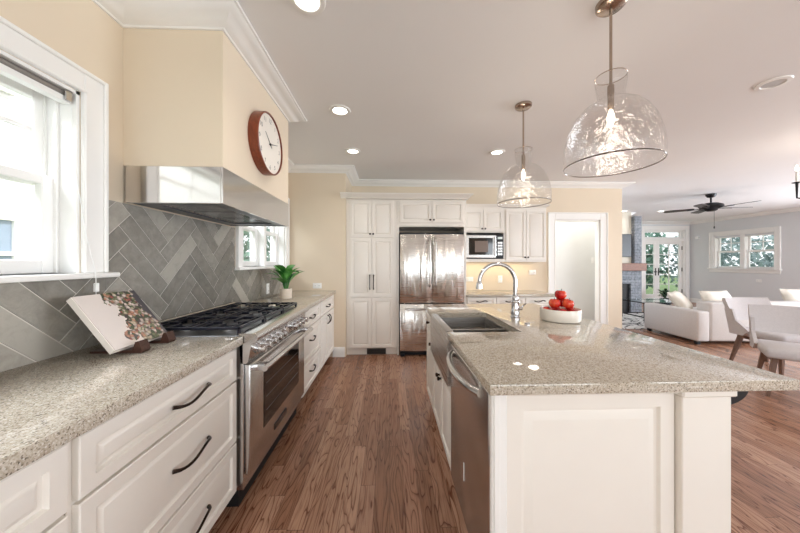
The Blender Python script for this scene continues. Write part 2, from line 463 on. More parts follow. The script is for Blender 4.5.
W1 = (.30, 1.322, 1.25, 2.055)     # window 1 opening (left wall, near)
W2 = (2.70, 3.80, 1.25, 2.055)     # window 2 opening (left wall, far)
W3 = (6.85, 8.22, 1.12, 2.08)      # window 3 opening (living room right wall)
FD = (8.20, 9.58, 0.0, 2.34)       # french door opening
struct(MB().box(XL-.2, XR+.2, -2.9, YF+.2, -.12, 0), 'floor', 'oak')
struct(MB().box(XL-.2, XR+.2, -2.9, YF+.2, CZ, CZ+.12), 'ceiling', 'ceiling')
wall_with_holes('wall_left', 'x', XL-.18, XL, -2.6, YB, 0, CZ, [W1, W2], 'wall')
struct(MB().box(XL, -.60, 3.93, YB, 0, CZ), 'wall_left_end', 'wall')
struct(MB().box(XL, -.875, 1.53, 2.50, 1.80, CZ), 'wall_hood_chase', 'wall')
wall_with_holes('wall_kitchen_back', 'y', YB, YB+.09, -.60, 3.85, 0, CZ, [(2.71, 3.47, 0, 1.99)], 'wall')
struct(MB().box(1.6, 3.85, 5.12, 5.20, 0, CZ), 'wall_hall', 'wall_white')
struct(MB().box(3.80, 3.90, YB+.09, 5.20, 0, CZ), 'wall_hall_right', 'wall_white')
struct(MB().box(1.5, 1.6, YB+.09, 5.20, 0, CZ), 'wall_hall_left', 'wall_white')
wall_with_holes('wall_living_far', 'y', YF, YF+.18, 3.9, XR+.18, 0, CZ, [FD], 'wall_grey')
struct(MB().box(3.90, 4.0, 5.10, YF, 0, CZ), 'wall_living_left', 'wall_grey')
struct(MB().box(4.0, 6.30, 7.20, YF, 0, CZ), 'wall_chimney', 'stucco')
wall_with_holes('wall_right', 'x', XR, XR+.18, -2.6, YF, 0, CZ, [W3, (.6, 4.6, .4, 2.3)], 'wall_grey')  # second hole is an added off-frame opening that admits fill light
wall_with_holes('wall_behind', 'y', -2.78, -2.6, XL-.18, XR+.18, 0, CZ, [(-.7, 2.5, .4, 2.3), (3.8, 7.4, .4, 2.3)], 'wall')  # both holes are added openings, letting in fill from the rear

CROWN = [(0, 2.512), (.010, 2.512), (.014, 2.520), (.030, 2.525), (.052, 2.537), (.082, 2.556), (.108, 2.567), (.114, 2.573), (.126, 2.575), (.126, 2.5885), (0, 2.5885)]
struct(MB().sweep([(XL, -2.6), (XL, 1.53), (-.875, 1.53), (-.875, 2.50), (XL, 2.50), (XL, 3.93), (-.60, 3.93), (-.60, YB), (3.85, YB), (3.85, YB+.09)], CROWN), 'trim_1', 'trim')
struct(MB().sweep([(6.30, 7.20), (6.30, YF), (XR, YF), (XR, -2.6)], CROWN), 'trim_2', 'trim')
BASE = [(0, .001), (.015, .001), (.015, .105), (.011, .120), (.006, .135), (0, .135)]
struct(MB().sweep([(-.775, 3.93), (-.612, 3.93)], BASE), 'baseboard_left', 'trim')
struct(MB().sweep([(3.61, YB), (3.85, YB), (3.85, YB+.09)], BASE), 'baseboard_back', 'trim')
struct(MB().sweep([(XR, YF), (XR, -2.6)], BASE), 'baseboard_right', 'trim')

# doorway casing to the hall
def casing_mb(face, a0, a1, z0, z1, w0, wd=.10, t=.022, sill=False):
    mb = MB()
    def bx(b0, b1, c0, c1, t0, t1, bev=.004):
        if face == '+X': mb.box(w0+t0, w0+t1, b0, b1, c0, c1, bev)
        elif face == '-X': mb.box(w0-t1, w0-t0, b0, b1, c0, c1, bev)
        else: mb.box(b0, b1, w0-t1, w0-t0, c0, c1, bev)
    for b0, b1 in ((a0-wd, a0), (a1, a1+wd)): bx(b0, b1, z0, z1+wd, .0005, t)
    bx(a0, a1, z1, z1+wd, .0005, t)
    # raised outer bead
    bx(a0-wd, a0-wd+.018, z0, z1+wd, t-.002, t+.012); bx(a1+wd-.018, a1+wd, z0, z1+wd, t-.002, t+.012)
    bx(a0-wd+.018, a1+wd-.018, z1+wd-.018, z1+wd, t-.002, t+.012)
    # inner bead
    bx(a0-.012, a0, z0, z1, t-.002, t+.005); bx(a1, a1+.012, z0, z1, t-.002, t+.005); bx(a0-.012, a1+.012, z1, z1+.012, t-.002, t+.005)
    return mb
d1 = struct_root('door_1')
struct(casing_mb('-Y', 2.71, 3.47, 0.001, 1.99, YB, .12), 'door_casing', 'trim', d1)
mb = MB(); mb.box(2.712, 2.726, YB+.001, YB+.089, .001, 1.99); mb.box(3.454, 3.468, YB+.001, YB+.089, .001, 1.99); mb.box(2.712, 3.468, YB+.001, YB+.089, 1.975, 1.989)
struct(mb, 'door_jamb', 'trim', d1)

# ------------------------------------------------------------------ windows
def sash(mb, ax, x, a0, a1, z0, z1, st=.045, t=.035, rb=None, rt=None):
    rb = rb or st; rt = rt or st
    def bx(b0, b1, c0, c1):
        if ax == 'x': mb.box(x, x+t, b0, b1, c0, c1, .004)
        else: mb.box(b0, b1, x, x+t, c0, c1, .004)
    bx(a0, a0+st, z0, z1); bx(a1-st, a1, z0, z1); bx(a0+st, a1-st, z0, z0+rb); bx(a0+st, a1-st, z1-rt, z1)
def bar(mb, ax, x, a0, a1, z0, z1, t=.018):
    if ax == 'x': mb.box(x, x+t, a0, a1, z0, z1, .002)
    else: mb.box(a0, a1, x, x+t, z0, z1, .002)

def left_window(root_name, W, n):
    a0, a1, z0, z1 = W; r = struct_root(root_name)
    struct(casing_mb('+X', a0, a1, z0, z1, XL, .10), 'window_casing', 'trim', r)
    mb = MB()
    xo = XL-.178
    for b0, b1 in ((a0, a0+.014), (a1-.014, a1)):
        mb.box(xo, XL, b0, b1, z0, z1)
    mb.box(xo, XL, a0, a1, z1-.014, z1)
    # stops between the sashes
    for b0, b1 in ((a0+.014, a0+.026), (a1-.026, a1-.014)):
        mb.box(XL-.085, XL-.070, b0, b1, z0, z1-.014, .002)
        mb.box(XL-.128, XL-.120, b0, b1, z0, z1-.014, .002)
    struct(mb, 'window_jamb', 'trim', r)
    mb = MB(); mb.box(XL-.18, XL+.055, a0-.135 if n == 1 else a0-.12, a1+.135 if n == 1 else a1+.115, z0-.024, z0, .006, 0, 2)
    struct(mb, 'window_sill', 'trim', r)
    zm = 1.648
    bays = [(a0+.014, a1-.014)] if n == 1 else [(a0+.014, (a0+a1)/2-.03), ((a0+a1)/2+.03, a1-.014)]
    if n == 2:
        struct(MB().box(XL-.17, XL-.01, (a0+a1)/2-.03, (a0+a1)/2+.03, z0, z1-.014, .004), 'window_mullion', 'trim', r)
    for b0, b1 in bays:
        mb = MB(); sash(mb, 'x', XL-.160, b0, b1, zm-.02, z1-.014, .045, .034)
        m = (b0+b1)/2; zt = (zm+z1-.014)/2+.02
        if n == 1:
            bar(mb, 'x', XL-.150, b0+.045, b1-.045, zt-.009, zt+.009)
            for q in (1/2,):
                bar(mb, 'x', XL-.150, b0+(b1-b0)*q-.009, b0+(b1-b0)*q+.009, zm, z1-.05)
        else:
            bar(mb, 'x', XL-.150, m-.008, m+.008, zm, z1-.05)
        us = struct(mb, 'upper_sash', 'trim', r)
        struct(MB().box(XL-.146, XL-.142, b0+.04, b1-.04, zm, z1-.05), 'pane', 'pane', us)
        mb = MB(); sash(mb, 'x', XL-.118, b0, b1, z0, zm+.022, .052, .034, .06, .040)
        lsh = struct(mb, 'lower_sash', 'trim', r)
        struct(MB().box(XL-.104, XL-.100, b0+.045, b1-.045, z0+.05, zm), 'pane', 'pane', lsh)
    return r
left_window('window_1', W1, 1)
left_window('window_2', W2, 2)

# window 3, living room right wall: two double-hung units
a0, a1, z0, z1 = W3
r = struct_root('window_3')
struct(casing_mb('-X', a0, a1, z0-.0, z1, XR, .11), 'window_casing', 'trim', r)
mb = MB(); mb.box(XR-.06, XR+.17, a0-.13, a1+.13, z0-.03, z0, .006); mb.box(XR-.022, XR-.001, a0-.11, a1+.11, z0-.12, z0-.03, .004)
struct(mb, 'window_sill', 'trim', r)
mb = MB(); mid = (a0+a1)/2
for b0, b1 in ((a0, a0+.03), (a1-.03, a1)): mb.box(XR+.002, XR+.178, b0, b1, z0, z1)
mb.box(XR+.002, XR+.178, a0, a1, z1-.02, z1); mb.box(XR+.01, XR+.17, mid-.055, mid+.055, z0, z1-.02, .004)
struct(mb, 'window_jamb', 'trim', r)
for b0, b1 in ((a0+.03, mid-.055), (mid+.055, a1-.03)):
    zm = (z0+z1)/2
    mb = MB(); sash(mb, 'x', XR+.115, b0, b1, zm-.02, z1-.02, .045)
    bar(mb, 'x', XR+.125, b0+.045, b1-.045, (zm+z1)/2-.01, (zm+z1)/2+.01)
    m = (b0+b1)/2; bar(mb, 'x', XR+.125, m-.01, m+.01, zm, z1-.06)
    us = struct(mb, 'upper_sash', 'trim', r); struct(MB().box(XR+.131, XR+.135, b0+.04, b1-.04, zm, z1-.06), 'pane', 'pane', us)
    mb = MB(); sash(mb, 'x', XR+.075, b0, b1, z0, zm+.02, .05)
    us = struct(mb, 'lower_sash', 'trim', r); struct(MB().box(XR+.091, XR+.095, b0+.045, b1-.045, z0+.045, zm), 'pane', 'pane', us)
t = thing('window_blind', (XR+.04, mid, z1-.08), 'raised grey blind across the top of the wide living room window', 'blind')
part(MB().box(XR+.015, XR+.065, a0+.035, a1-.035, z1-.06, z1-.021, .004), 'headrail', 'wall_grey', t)
part(MB().box(XR+.018, XR+.062, a0+.04, a1-.04, z1-.085, z1-.061, .002), 'slat_stack', 'plastic_w', t)

# french door with transom (living room far wall)
a0, a1, z0, z1 = FD
r = struct_root('door_2')
struct(casing_mb('-Y', a0, a1, .001, z1, YF, .12), 'door_casing', 'trim', r)
mb = MB(); mb.box(a0, a0+.04, YF+.002, YF+.178, .001, z1); mb.box(a1-.04, a1, YF+.002, YF+.178, .001, z1)
mb.box(a0, a1, YF+.002, YF+.178, z1-.03, z1); mb.box(a0+.04, a1-.04, YF+.002, YF+.178, 1.98, 2.06, .004); mb.box(a0, a1, YF+.002, YF+.178, .001, .03)
struct(mb, 'door_frame', 'trim', r)
mb = MB(); sash(mb, 'y', YF+.08, a0+.04, a1-.04, 2.06, z1-.03, .05)
ts = struct(mb, 'transom', 'trim', r); struct(MB().box(a0+.085, a1-.085, YF+.095, YF+.099, 2.105, z1-.075), 'pane', 'pane', ts)
leaf_split = 8.70
for b0, b1, nm in ((a0+.04, leaf_split, 1), (leaf_split, a1-.04, 2)):
    mb = MB(); sash(mb, 'y', YF+.06, b0, b1, .03, 1.98, .09, .045, .22, .11)
    g0, g1 = b0+.09, b1-.09
    for q in range(1, 5): zz = .25+(1.87-.25)*q/5; bar(mb, 'y', YF+.07, g0, g1, zz-.01, zz+.01, .024)
    m = (g0+g1)/2
    if nm == 2: bar(mb, 'y', YF+.07, m-.012, m+.012, .25, 1.87, .024)
    lf = struct(mb, 'door_leaf', 'trim', r)
    struct(MB().box(g0-.004, g1+.004, YF+.08, YF+.084, .246, 1.874), 'pane', 'pane', lf)
    hx = leaf_split-.05 if nm == 1 else leaf_split+.05
    mb = MB().box(hx-.018, hx+.018, YF+.050, YF+.0595, .86, 1.10, .004); mb.cyl((hx, YF+.05, .98), (hx, YF+.01, .98), .012, 10); mb.box(hx-.012, hx+.10*(1 if nm == 2 else -1), YF+.005, YF+.02, .965, .995, .004)
    struct(mb, 'door_handle', 'black', lf)
for zz in (.35, 1.05, 1.75):
    struct(MB().box(a1-.052, a1-.028, YF+.040, YF+.0595, zz-.06, zz+.06, .003), 'door_hinge', 'black', r)

# ------------------------------------------------------------------ outside
struct(MB().box(-14, 30, -12, 30, -.5, -.14), 'ground_outside', 'lawn')
hx = -4.0
t = thing('outside_house', (hx-.5, 1.0, -.14), 'white clapboard house next door seen through the near sash window', 'house')
mb = MB(); n = 60
for i in range(n):
    zz = -.14+i*.105
    mb.prism([(hx-.2, zz), (hx+.008, zz), (hx+.002, zz+.105), (hx-.2, zz+.105)], 'y', -6.0, 3.38)
part(mb, 'siding', 'siding', t)
part(MB().box(hx-.2, hx+.045, 3.381, 3.50, -.14, 6.2, .005), 'corner_board', 'trim', t)
for (b0, b1, c0, c1) in ((1.9, 3.16, 3.05, 4.4), (1.9, 3.24, .95, 1.82), (-1.5, -.2, 3.05, 4.4), (-1.5, -.2, .95, 1.82)):
    mb = MB(); sash(mb, 'x', hx+.01, b0, b1, c0, c1, .09, .05); mb.box(hx+.012, hx+.05, b0+.09, b1-.09, (c0+c1)/2-.02, (c0+c1)/2+.02)
    wf = part(mb, 'window_frame', 'trim', t)
    k_ = part(MB().box(hx+.017, hx+.024, b0+.085, b1-.085, c0+.085, c1-.085), 'pane', plain('reflecting_blue_grey_pane', lin(150, 166, 186), .1, noise=.05), wf)
part(MB().box(hx-6, hx-.21, -6.0, 3.44, -.14, 6.1), 'wall_block', 'siding', t)
# shrubs and trees outside the living room
def foliage(n, rx, ry, rz, size, seed):
    rr = random.Random(seed); mb = MB()
    for i in range(n):
        while True:
            p = Vector((rr.uniform(-1, 1), rr.uniform(-1, 1), rr.uniform(-1, 1)))
            if .35 < p.length < 1: break
        c = Vector((p.x*rx, p.y*ry, p.z*rz)) * (1+.15*sin(p.x*7+p.z*5))
        a = Vector((rr.gauss(0, 1), rr.gauss(0, 1), rr.gauss(0, .7))).normalized(); b = a.orthogonal().normalized()
        b = (Matrix.Rotation(rr.uniform(0, 6.28), 3, a) @ b); s_ = size*rr.uniform(.6, 1.3); w = a.cross(b)*s_*.34; b = b*s_
        q = [mb.bm.verts.new(c+v) for v in (-b*.5, w-b*.05, b*.5, -w-b*.05)]
        mb.face(q)
    return mb
tree_no = [0]
def tree(loc, rx, ry, rz, leafm, label, n=1500, size=.16, trunk=.6):
    t = thing('outside_tree', loc, label, 'tree', 'trees outside the living room')
    m = foliage(n, rx, ry, rz, size, tree_no[0]); tree_no[0] += 1
    for v in m.bm.verts: v.co.z += trunk+rz*.85
    part(m, 'foliage', leafm, t, True, smooth=False)
    part(MB().tube([(0, 0, 0), (.03, 0, trunk*.6), (0, .04, trunk+rz*.8)], [.10, .08, .04], 8), 'trunk', 'bark', t, True)
tree((8.55, 11.4, -.14), .95, .9, 1.3, 'treeleaf', 'green leafy tree filling the glass of the right French door leaf', 2600, .2, .2)
tree((10.9, 12.2, -.14), 1.1, 1.0, 1.5, 'treeleaf', 'green leafy tree outside the French door, right of the other', 2000, .2, .3)
tree((10.6, 16.6, -.14), 2.2, 1.2, 2.2, 'treeleaf', 'tall green tree behind the others outside the French door', 2200, .26, .6)
tree((-3.4, 6.6, -.14), 1.0, 1.1, 1.3, 'treeleaf', 'green tree seen through the far left window beside the range hood', 2200, .15, .4)
tree((12.8, 8.6, -.14), 1.2, 1.1, 1.5, 'bluetreeleaf', 'pale blue-green tree outside the right half of the living room window', 2200, .16, .2)
tree((13.4, 11.5, -.14), 1.2, 1.3, 1.5, 'bluetreeleaf', 'pale blue-green tree outside the left half of the living room window', 2200, .16, .2)

# ------------------------------------------------------------------ herringbone backsplash on the left wall
def clip(poly, x0, x1, y0, y1):
    def cl(P, ins, inter):
        out = []
        for i in range(len(P)):
            a, b = P[i-1], P[i]
            if ins(b):
                if not ins(a): out.append(inter(a, b))
                out.append(b)
            elif ins(a): out.append(inter(a, b))
        return out
    def ix(c): return lambda a, b: (c, a[1]+(b[1]-a[1])*(c-a[0])/(b[0]-a[0]))
    def iy(c): return lambda a, b: (a[0]+(b[0]-a[0])*(c-a[1])/(b[1]-a[1]), c)
    for ins, it in ((lambda p: p[0] >= x0, ix(x0)), (lambda p: p[0] <= x1, ix(x1)), (lambda p: p[1] >= y0, iy(y0)), (lambda p: p[1] <= y1, iy(y1))):
        if not poly: return poly
        poly = cl(poly, ins, it)
    return poly
def herringbone():
    mb = MB(); tone = mb.bm.faces.layers.float.new('tone')
    w, n, g = .092, 4, .0042
    areas = [(-.6, 1.428, .911, 1.226), (1.428, 2.578, .911, 1.603), (2.578, 3.928, .911, 1.226)]
    rr = random.Random(3); c45 = cos(pi/4)
    tiles = []
    for j in range(-40, 60):
        for i in range(-40, 60):
            if (i-j) % (2*n) == 0: tiles.append((i, j, i+n, j+1))
            if (i-j) % (2*n) == 2*n-1: tiles.append((i, j, i+1, j+n))
    for (i0, j0, i1, j1) in tiles:
        R = [(i0*w+g/2, j0*w+g/2), (i1*w-g/2, j0*w+g/2), (i1*w-g/2, j1*w-g/2), (i0*w+g/2, j1*w-g/2)]
        P = [((x-y)*c45+1.3, (x+y)*c45+.9) for x, y in R]
        tv = rr.random()
        for (y0, y1, z0, z1) in areas:
            Q = clip(P, y0, y1, z0, z1)
            if len(Q) < 3: continue
            cx = sum(q[0] for q in Q)/len(Q); cz = sum(q[1] for q in Q)/len(Q)
            top = [(cx+(q[0]-cx)*.985, cz+(q[1]-cz)*.985) for q in Q]
            rings = [[(XL+.002, q[0], q[1]) for q in Q], [(XL+.0095, q[0], q[1]) for q in Q], [(XL+.011, q[0], q[1]) for q in top]]
            before = len(mb.bm.faces); mb.quad_rings(rings, False, True)
            mb.bm.faces.ensure_lookup_table()
            for f in mb.bm.faces[before:]: f[tone] = tv
    me_o = struct(mb, 'wall_backsplash', 'tile', None, 20)
    return me_o
herringbone()
mb = MB(); mb.box(XL+.0005, XL+.0085, -.6, 3.928, .911, 1.226); mb.box(XL+.0005, XL+.0085, 1.428, 2.578, 1.226, 1.603)
struct(mb, 'wall_backsplash_grout', 'grout')

# ------------------------------------------------------------------ cabinet helpers
def pull(parent, face, w0, a, z, L=.22, horiz=True, r=.0055, proj=.03, mat='bronze', name='handle'):
    pts = []; rad = []
    N = 14
    for i in range(N+1):
        q = i/N; s_ = (q-.5)*L
        out = proj*(sin(pi*min(1, max(0, q)))**.45)
        drop = .010*sin(2*pi*q)*(-1) if horiz else 0
        rr = r*(1.45 if i in (0, N) else (1.2 if i in (1, N-1) else 1))
        aa, zz = (a+s_, z+drop) if horiz else (a, z+s_)
        w = out+.002
        pts.append({'+X': (w0+w, aa, zz), '-X': (w0-w, aa, zz), '-Y': (aa, w0-w, zz)}[face]); rad.append(rr)
    return part(MB().tube(pts, rad, 8), name, mat, parent)
def knob(parent, face, w0, a, z, r=.015, name='knob', mat='bronze'):
    dirv = {'+X': Vector((1, 0, 0)), '-X': Vector((-1, 0, 0)), '-Y': Vector((0, -1, 0))}[face]
    p = {'+X': Vector((w0, a, z)), '-X': Vector((w0, a, z)), '-Y': Vector((a, w0, z))}[face]
    mb = MB(); mb.tube([p+dirv*.0005, p+dirv*.010, p+dirv*.014, p+dirv*.022, p+dirv*.028, p+dirv*.030], [r*.55, r*.45, r*.8, r, r*.8, r*.3], 12)
    return part(mb, name, mat, parent)
def front(parent, name, face, a0, a1, z0, z1, w0, style=RAISED, mat='cab'):
    return part(MB().panel(face, a0, a1, z0, z1, w0, style), name, mat, parent)

# ---- left base cabinets
FX = -.81   # carcass front, drawer faces reach -.79
def left_cab(name, y0, y1, fx, label, toe=True):
    t = thing(name, ((XL+fx)/2, (y0+y1)/2, 0), label, 'cabinet', 'base cabinets along the tiled wall')
    part(MB().box(XL+.003, fx, y0+.001, y1-.001, .10, .868, .002), 'body', 'cab', t)
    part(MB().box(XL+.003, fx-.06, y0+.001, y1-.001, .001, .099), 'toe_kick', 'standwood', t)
    return t
t = left_cab('base_cabinet', -.10, .742, FX, 'cream base cabinet at the left picture edge, below the near end of the speckled worktop')
d = front(t, 'drawer', '+X', -.085, .732, .685, .855, FX+.0005, SLAB); pull(d, '+X', FX+.0205, .34, .77)
for b0, b1 in ((-.085, .321), (.326, .732)):
    d = front(t, 'door', '+X', b0, b1, .115, .675, FX+.0005); knob(d, '+X', FX+.0205, .295 if b0 < 0 else .352, .62)
t = left_cab('base_cabinet', .744, 1.518, FX, 'cream three-drawer base cabinet just left of the steel range')
for c0, c1, zc in ((.69, .855, .768), (.375, .68, .535), (.115, .365, .235)):
    d = front(t, 'drawer', '+X', .757, 1.505, c0, c1, FX+.0005, SLAB); pull(d, '+X', FX+.0205, 1.17, zc, .205)
FX2 = -.775
t = left_cab('base_cabinet', 2.508, 3.15, FX2, 'cream three-drawer base cabinet just beyond the steel range')
for c0, c1, zc in ((.69, .855, .772), (.375, .68, .56), (.115, .365, .27)):
    d = front(t, 'drawer', '+X', 2.52, 3.14, c0, c1, FX2+.0005, SLAB); pull(d, '+X', FX2+.0205, 2.80, zc, .16)
t = left_cab('base_cabinet', 3.152, 3.925, FX2, 'cream base cabinet with drawer over two doors, below the potted plant')
d = front(t, 'drawer', '+X', 3.165, 3.91, .69, .855, FX2+.0005, SLAB); pull(d, '+X', FX2+.0205, 3.5, .772, .16)
for b0, b1 in ((3.165, 3.535), (3.54, 3.91)):
    d = front(t, 'door', '+X', b0, b1, .115, .68, FX2+.0005, RAISED); pull(d, '+X', FX2+.0205, 3.50 if b0 < 3.4 else 3.575, .60, .10, False)

def slab(poly, z0, z1, b=.0016):
    mb = MB(); n = len(poly)
    cx = sum(p[0] for p in poly)/n; cy = sum(p[1] for p in poly)/n
    bm = bmesh.new(); lo = [bm.verts.new((p[0], p[1], z0)) for p in poly]; hi = [bm.verts.new((p[0], p[1], z1)) for p in poly]
    bm.faces.new(lo[::-1]); bm.faces.new(hi)
    for i in range(n): bm.faces.new([lo[i], lo[(i+1) % n], hi[(i+1) % n], hi[i]])
    bmesh.ops.bevel(bm, geom=bm.edges[:], offset=b, segments=2, affect='EDGES', profile=.5)
    mb.merge(bm); return mb
ZC = .91
solo(slab([(XL+.001, -.6), (-.765, -.6), (-.765, 1.520), (XL+.001, 1.520)], .869, ZC), 'worktop', 'quartz', 'pale speckled quartz worktop under the near window, holding the cookbook', 'worktop')
solo(slab([(XL+.001, 2.505), (-.735, 2.505), (-.735, 3.927), (XL+.001, 3.927)], .869, ZC), 'worktop', 'quartz', 'speckled quartz worktop beyond the range, holding the small potted plant', 'worktop')

# ------------------------------------------------------------------ range
RY0, RY1 = 1.524, 2.501
t = thing('range', (-1.0, (RY0+RY1)/2, 0), 'stainless steel six-burner gas range between the cream drawer cabinets', 'stove')
part(MB().box(XL+.02, -.766, RY0, RY1, .10, .900, .003), 'body', 'steel', t)
part(MB().box(XL+.03, -.80, RY0+.02, RY1-.02, .001, .099), 'kick_plate', 'dark', t)
# control panel with rounded nose
prof = [(-0.7800, .765), (-0.7520, .765), (-0.7420, .775), (-0.7250, .868), (-0.7050, .876), (-0.6940, .890), (-0.6940, .905), (-0.7020, .918), (-0.7200, .924), (-0.7900, .924)]
part(MB().prism([(p[0], p[1]) for p in prof], 'y', RY0, RY1), 'control_panel', 'steel', t, ang=50)
# knobs with bezels
ky = [RY0+.09+i*.082 for i in range(5)] + [RY1-.09-i*.082 for i in range(4)][::-1]
for i, y in enumerate(ky):
    big = False
    z = .822; x = -0.7340
    mb = MB(); mb.tube([(x, y, z), (x+.006, y, z-.001), (x+.008, y, z-.001)], [.030, .030, .024], 16)
    kb = part(mb, 'knob_bezel', 'chrome', t)
    mb = MB(); mb.tube([(x+.006, y, z-.001), (x+.020, y, z-.002), (x+.044, y, z-.004), (x+.046, y, z-.004)], [.019, .020, .017, .013], 16)
    mb.box(x+.018, x+.053, y-.0045, y+.0045, z-.023, z+.016, .003)
    part(mb, 'knob', 'steel', t)
yc = (ky[4]+ky[5])/2
mb = MB(); mb.tube([(-0.7340, yc, .822), (-0.7240, yc, .8215)], [.036, .034], 20); part(mb, 'dial', 'chrome', t)
# oven door
dr = part(MB().box(-0.7645, -0.7350, RY0+.012, RY1-.012, .17, .755, .006, 0, 2), 'oven_door', 'steel', t)
part(MB().box(-0.7355, -0.7315, RY0+.17, RY1-.17, .33, .665, .003), 'oven_window', 'blackglass', dr)
mb = MB()
for zz in (.42, .50, .58): mb.cyl((-0.7312, RY0+.2, zz), (-0.7312, RY1-.2, zz), .0012, 6)
part(mb, 'oven_rack', 'greysteel', dr)
mb = MB(); mb.cyl((-0.6700, RY0+.03, .728), (-0.6700, RY1-.03, .728), .016, 14)
part(mb, 'handle', 'steel', dr)
for y in (RY0+.07, RY1-.07):
    part(MB().box(-0.7360, -0.6620, y-.024, y+.024, .711, .746, .006, 0, 2), 'handle_bracket', 'chrome', dr)
bd = part(MB().box(-0.7348, -0.7315, 1.85, 2.06, .225, .265, .003), 'badge', 'black', dr)
mb = MB()
for i in range(8): mb.box(-0.7316, -0.7308, 1.872+i*.021, 1.872+i*.021+.013, .237, .253)
part(mb, 'badge_lettering', 'chrome', bd)
part(MB().box(-0.7720, -0.7655, RY0, RY1, .105, .165, .003), 'lower_panel', 'steel', t)
# cooktop
part(MB().box(XL+.02, -.790, RY0+.004, RY1-.004, .900, .912, .003), 'cooktop', 'greysteel', t)
part(MB().box(XL+.015, XL+.06, RY0+.004, RY1-.004, .912, .955, .004), 'back_trim', 'steel', t)
gx0, gx1 = XL+.075, -.795
gw = (RY1-RY0-.03)/3
for i in range(3):
    g0 = RY0+.015+i*gw+.004; g1 = g0+gw-.008; gm = (g0+g1)/2
    mb = MB(); zt0, zt1 = .938, .954
    for x in (gx0, gx1-.014): mb.box(x, x+.014, g0, g1, zt0, zt1, .003)
    for y in (g0, g1-.014): mb.box(gx0, gx1, y, y+.014, zt0, zt1, .003)
    mb.box((gx0+gx1)/2-.007, (gx0+gx1)/2+.007, g0, g1, zt0, zt1, .003)
    for bc in (gx0+(gx1-gx0)*.26, gx0+(gx1-gx0)*.74):
        for s_ in (-1, 1):
            mb.box(bc-.006, bc+.006, gm+s_*.045, gm+s_*(gw/2-.012), zt0, zt1, .002)
            mb.box(bc+s_*.045, bc+s_*.125, gm-.006, gm+.006, zt0, zt1, .002)
        for dx in (-.085, .085):
            for s_ in (-1, 1): mb.box(bc+dx-.004, bc+dx+.004, gm+s_*.02, gm+s_*(gw/2-.012), zt0+.001, zt1-.001, .002)
    for x in (gx0+.007, gx1-.007):
        for y in (g0+.007, g1-.007): mb.box(x-.007, x+.007, y-.007, y+.007, .912, .94)
    part(mb, 'grate', 'iron', t)
    for bc in (gx0+(gx1-gx0)*.26, gx0+(gx1-gx0)*.74):
        bb = part(MB().lathe([(.064, 0), (.064, .006), (.046, .008), (.046, .014)], (bc, gm, .912), 24, True, True), 'burner', 'sinksteel', t)
        part(MB().lathe([(.036, 0), (.038, .004), (.036, .010), (.02, .012)], (bc, gm, .9262), 20, True, True), 'burner_cap', 'iron', bb)

# ------------------------------------------------------------------ hood
t = thing('range_hood', (-1.1, 2.01, 1.606), 'polished stainless steel range hood below the boxed-in chase, over the range', 'hood')
mb = MB(); hx1, hy0, hy1, hz0, hz1 = -.872, 1.527, 2.503, 1.606, 1.799
mb.box(hx1-.012, hx1, hy0, hy1, hz0, hz1, .002); mb.box(XL+.013, hx1-.012, hy0, hy0+.012, hz0, hz1, .002); mb.box(XL+.013, hx1-.012, hy1-.012, hy1, hz0, hz1, .002)
mb.box(XL+.013, hx1-.012, hy0+.012, hy1-.012, hz1-.01, hz1)
part(mb, 'canopy', 'hoodsteel', t)
mb = MB(); mb.box(XL+.013, XL+.10, hy0+.012, hy1-.012, hz0+.006, hz0+.016); mb.box(hx1-.09, hx1-.012, hy0+.012, hy1-.012, hz0+.006, hz0+.016)
mb.box(XL+.10, hx1-.09, hy0+.012, hy0+.10, hz0+.006, hz0+.016); mb.box(XL+.10, hx1-.09, hy1-.10, hy1-.012, hz0+.006, hz0+.016)
part(mb, 'liner_frame', 'greysteel', t)
fx0, fx1 = XL+.105, hx1-.095
for i in range(3):
    f0 = hy0+.105+i*.252; f1 = f0+.246
    mb = MB(); mb.box(fx0, fx1, f0, f1, hz0+.030, hz0+.034)
    fl = part(mb, 'baffle_filter', 'dark', t)
    mb = MB()
    for j in range(7): y = f0+.018+j*.034; mb.box(fx0+.004, fx1-.004, y-.006, y+.006, hz0+.014, hz0+.022, .003)
    part(mb, 'baffle_slats', 'chrome', fl)

# ------------------------------------------------------------------ clock
ccy, ccz, cr = 1.995, 2.108, .205
t = thing('wall_clock', (-.875, ccy, ccz-cr), 'round wall clock with red-brown wooden case high above the range hood', 'clock')
def ring_x(prof, seg=48):
    return [[(x, ccy+r*cos(2*pi*i/seg), ccz+r*sin(2*pi*i/seg)) for i in range(seg)] for r, x in prof]
CXB = -.8735
part(MB().quad_rings(ring_x([(cr, CXB), (cr, CXB+.060), (cr-.006, CXB+.064), (cr-.010, CXB+.062), (cr-.010, CXB+.050)]), True, False), 'case', 'clockwood', t, ang=40)
part(MB().quad_rings(ring_x([(cr-.0105, CXB+.046), (cr-.0105, CXB+.052)]), True, True), 'dial', plain('cream_clock_dial', lin(238, 232, 222), .5, noise=.01), t)
mb = MB()
for i in range(1, 13):
    cu = bpy.data.curves.new('numeral', 'FONT'); cu.body = str(i); cu.size = .042; cu.align_x = 'CENTER'; cu.align_y = 'CENTER'
    to = bpy.data.objects.new('numeral', cu); COL.objects.link(to)
    bpy.context.view_layer.update()
    me = bpy.data.meshes.new_from_object(to.evaluated_get(bpy.context.evaluated_depsgraph_get()))
    a = pi/2-2*pi*i/12; ox, oz = .158*cos(a), .158*sin(a)
    b = bmesh.new(); b.from_mesh(me)
    for v in b.verts: v.co = Vector((CXB+.0526, ccy+ox+v.co.x, ccz+oz+v.co.y))
    mb = MB(); mb.merge(b); part(mb, 'numeral', 'black', t, smooth=False); bpy.data.objects.remove(to); bpy.data.curves.remove(cu); bpy.data.meshes.remove(me)
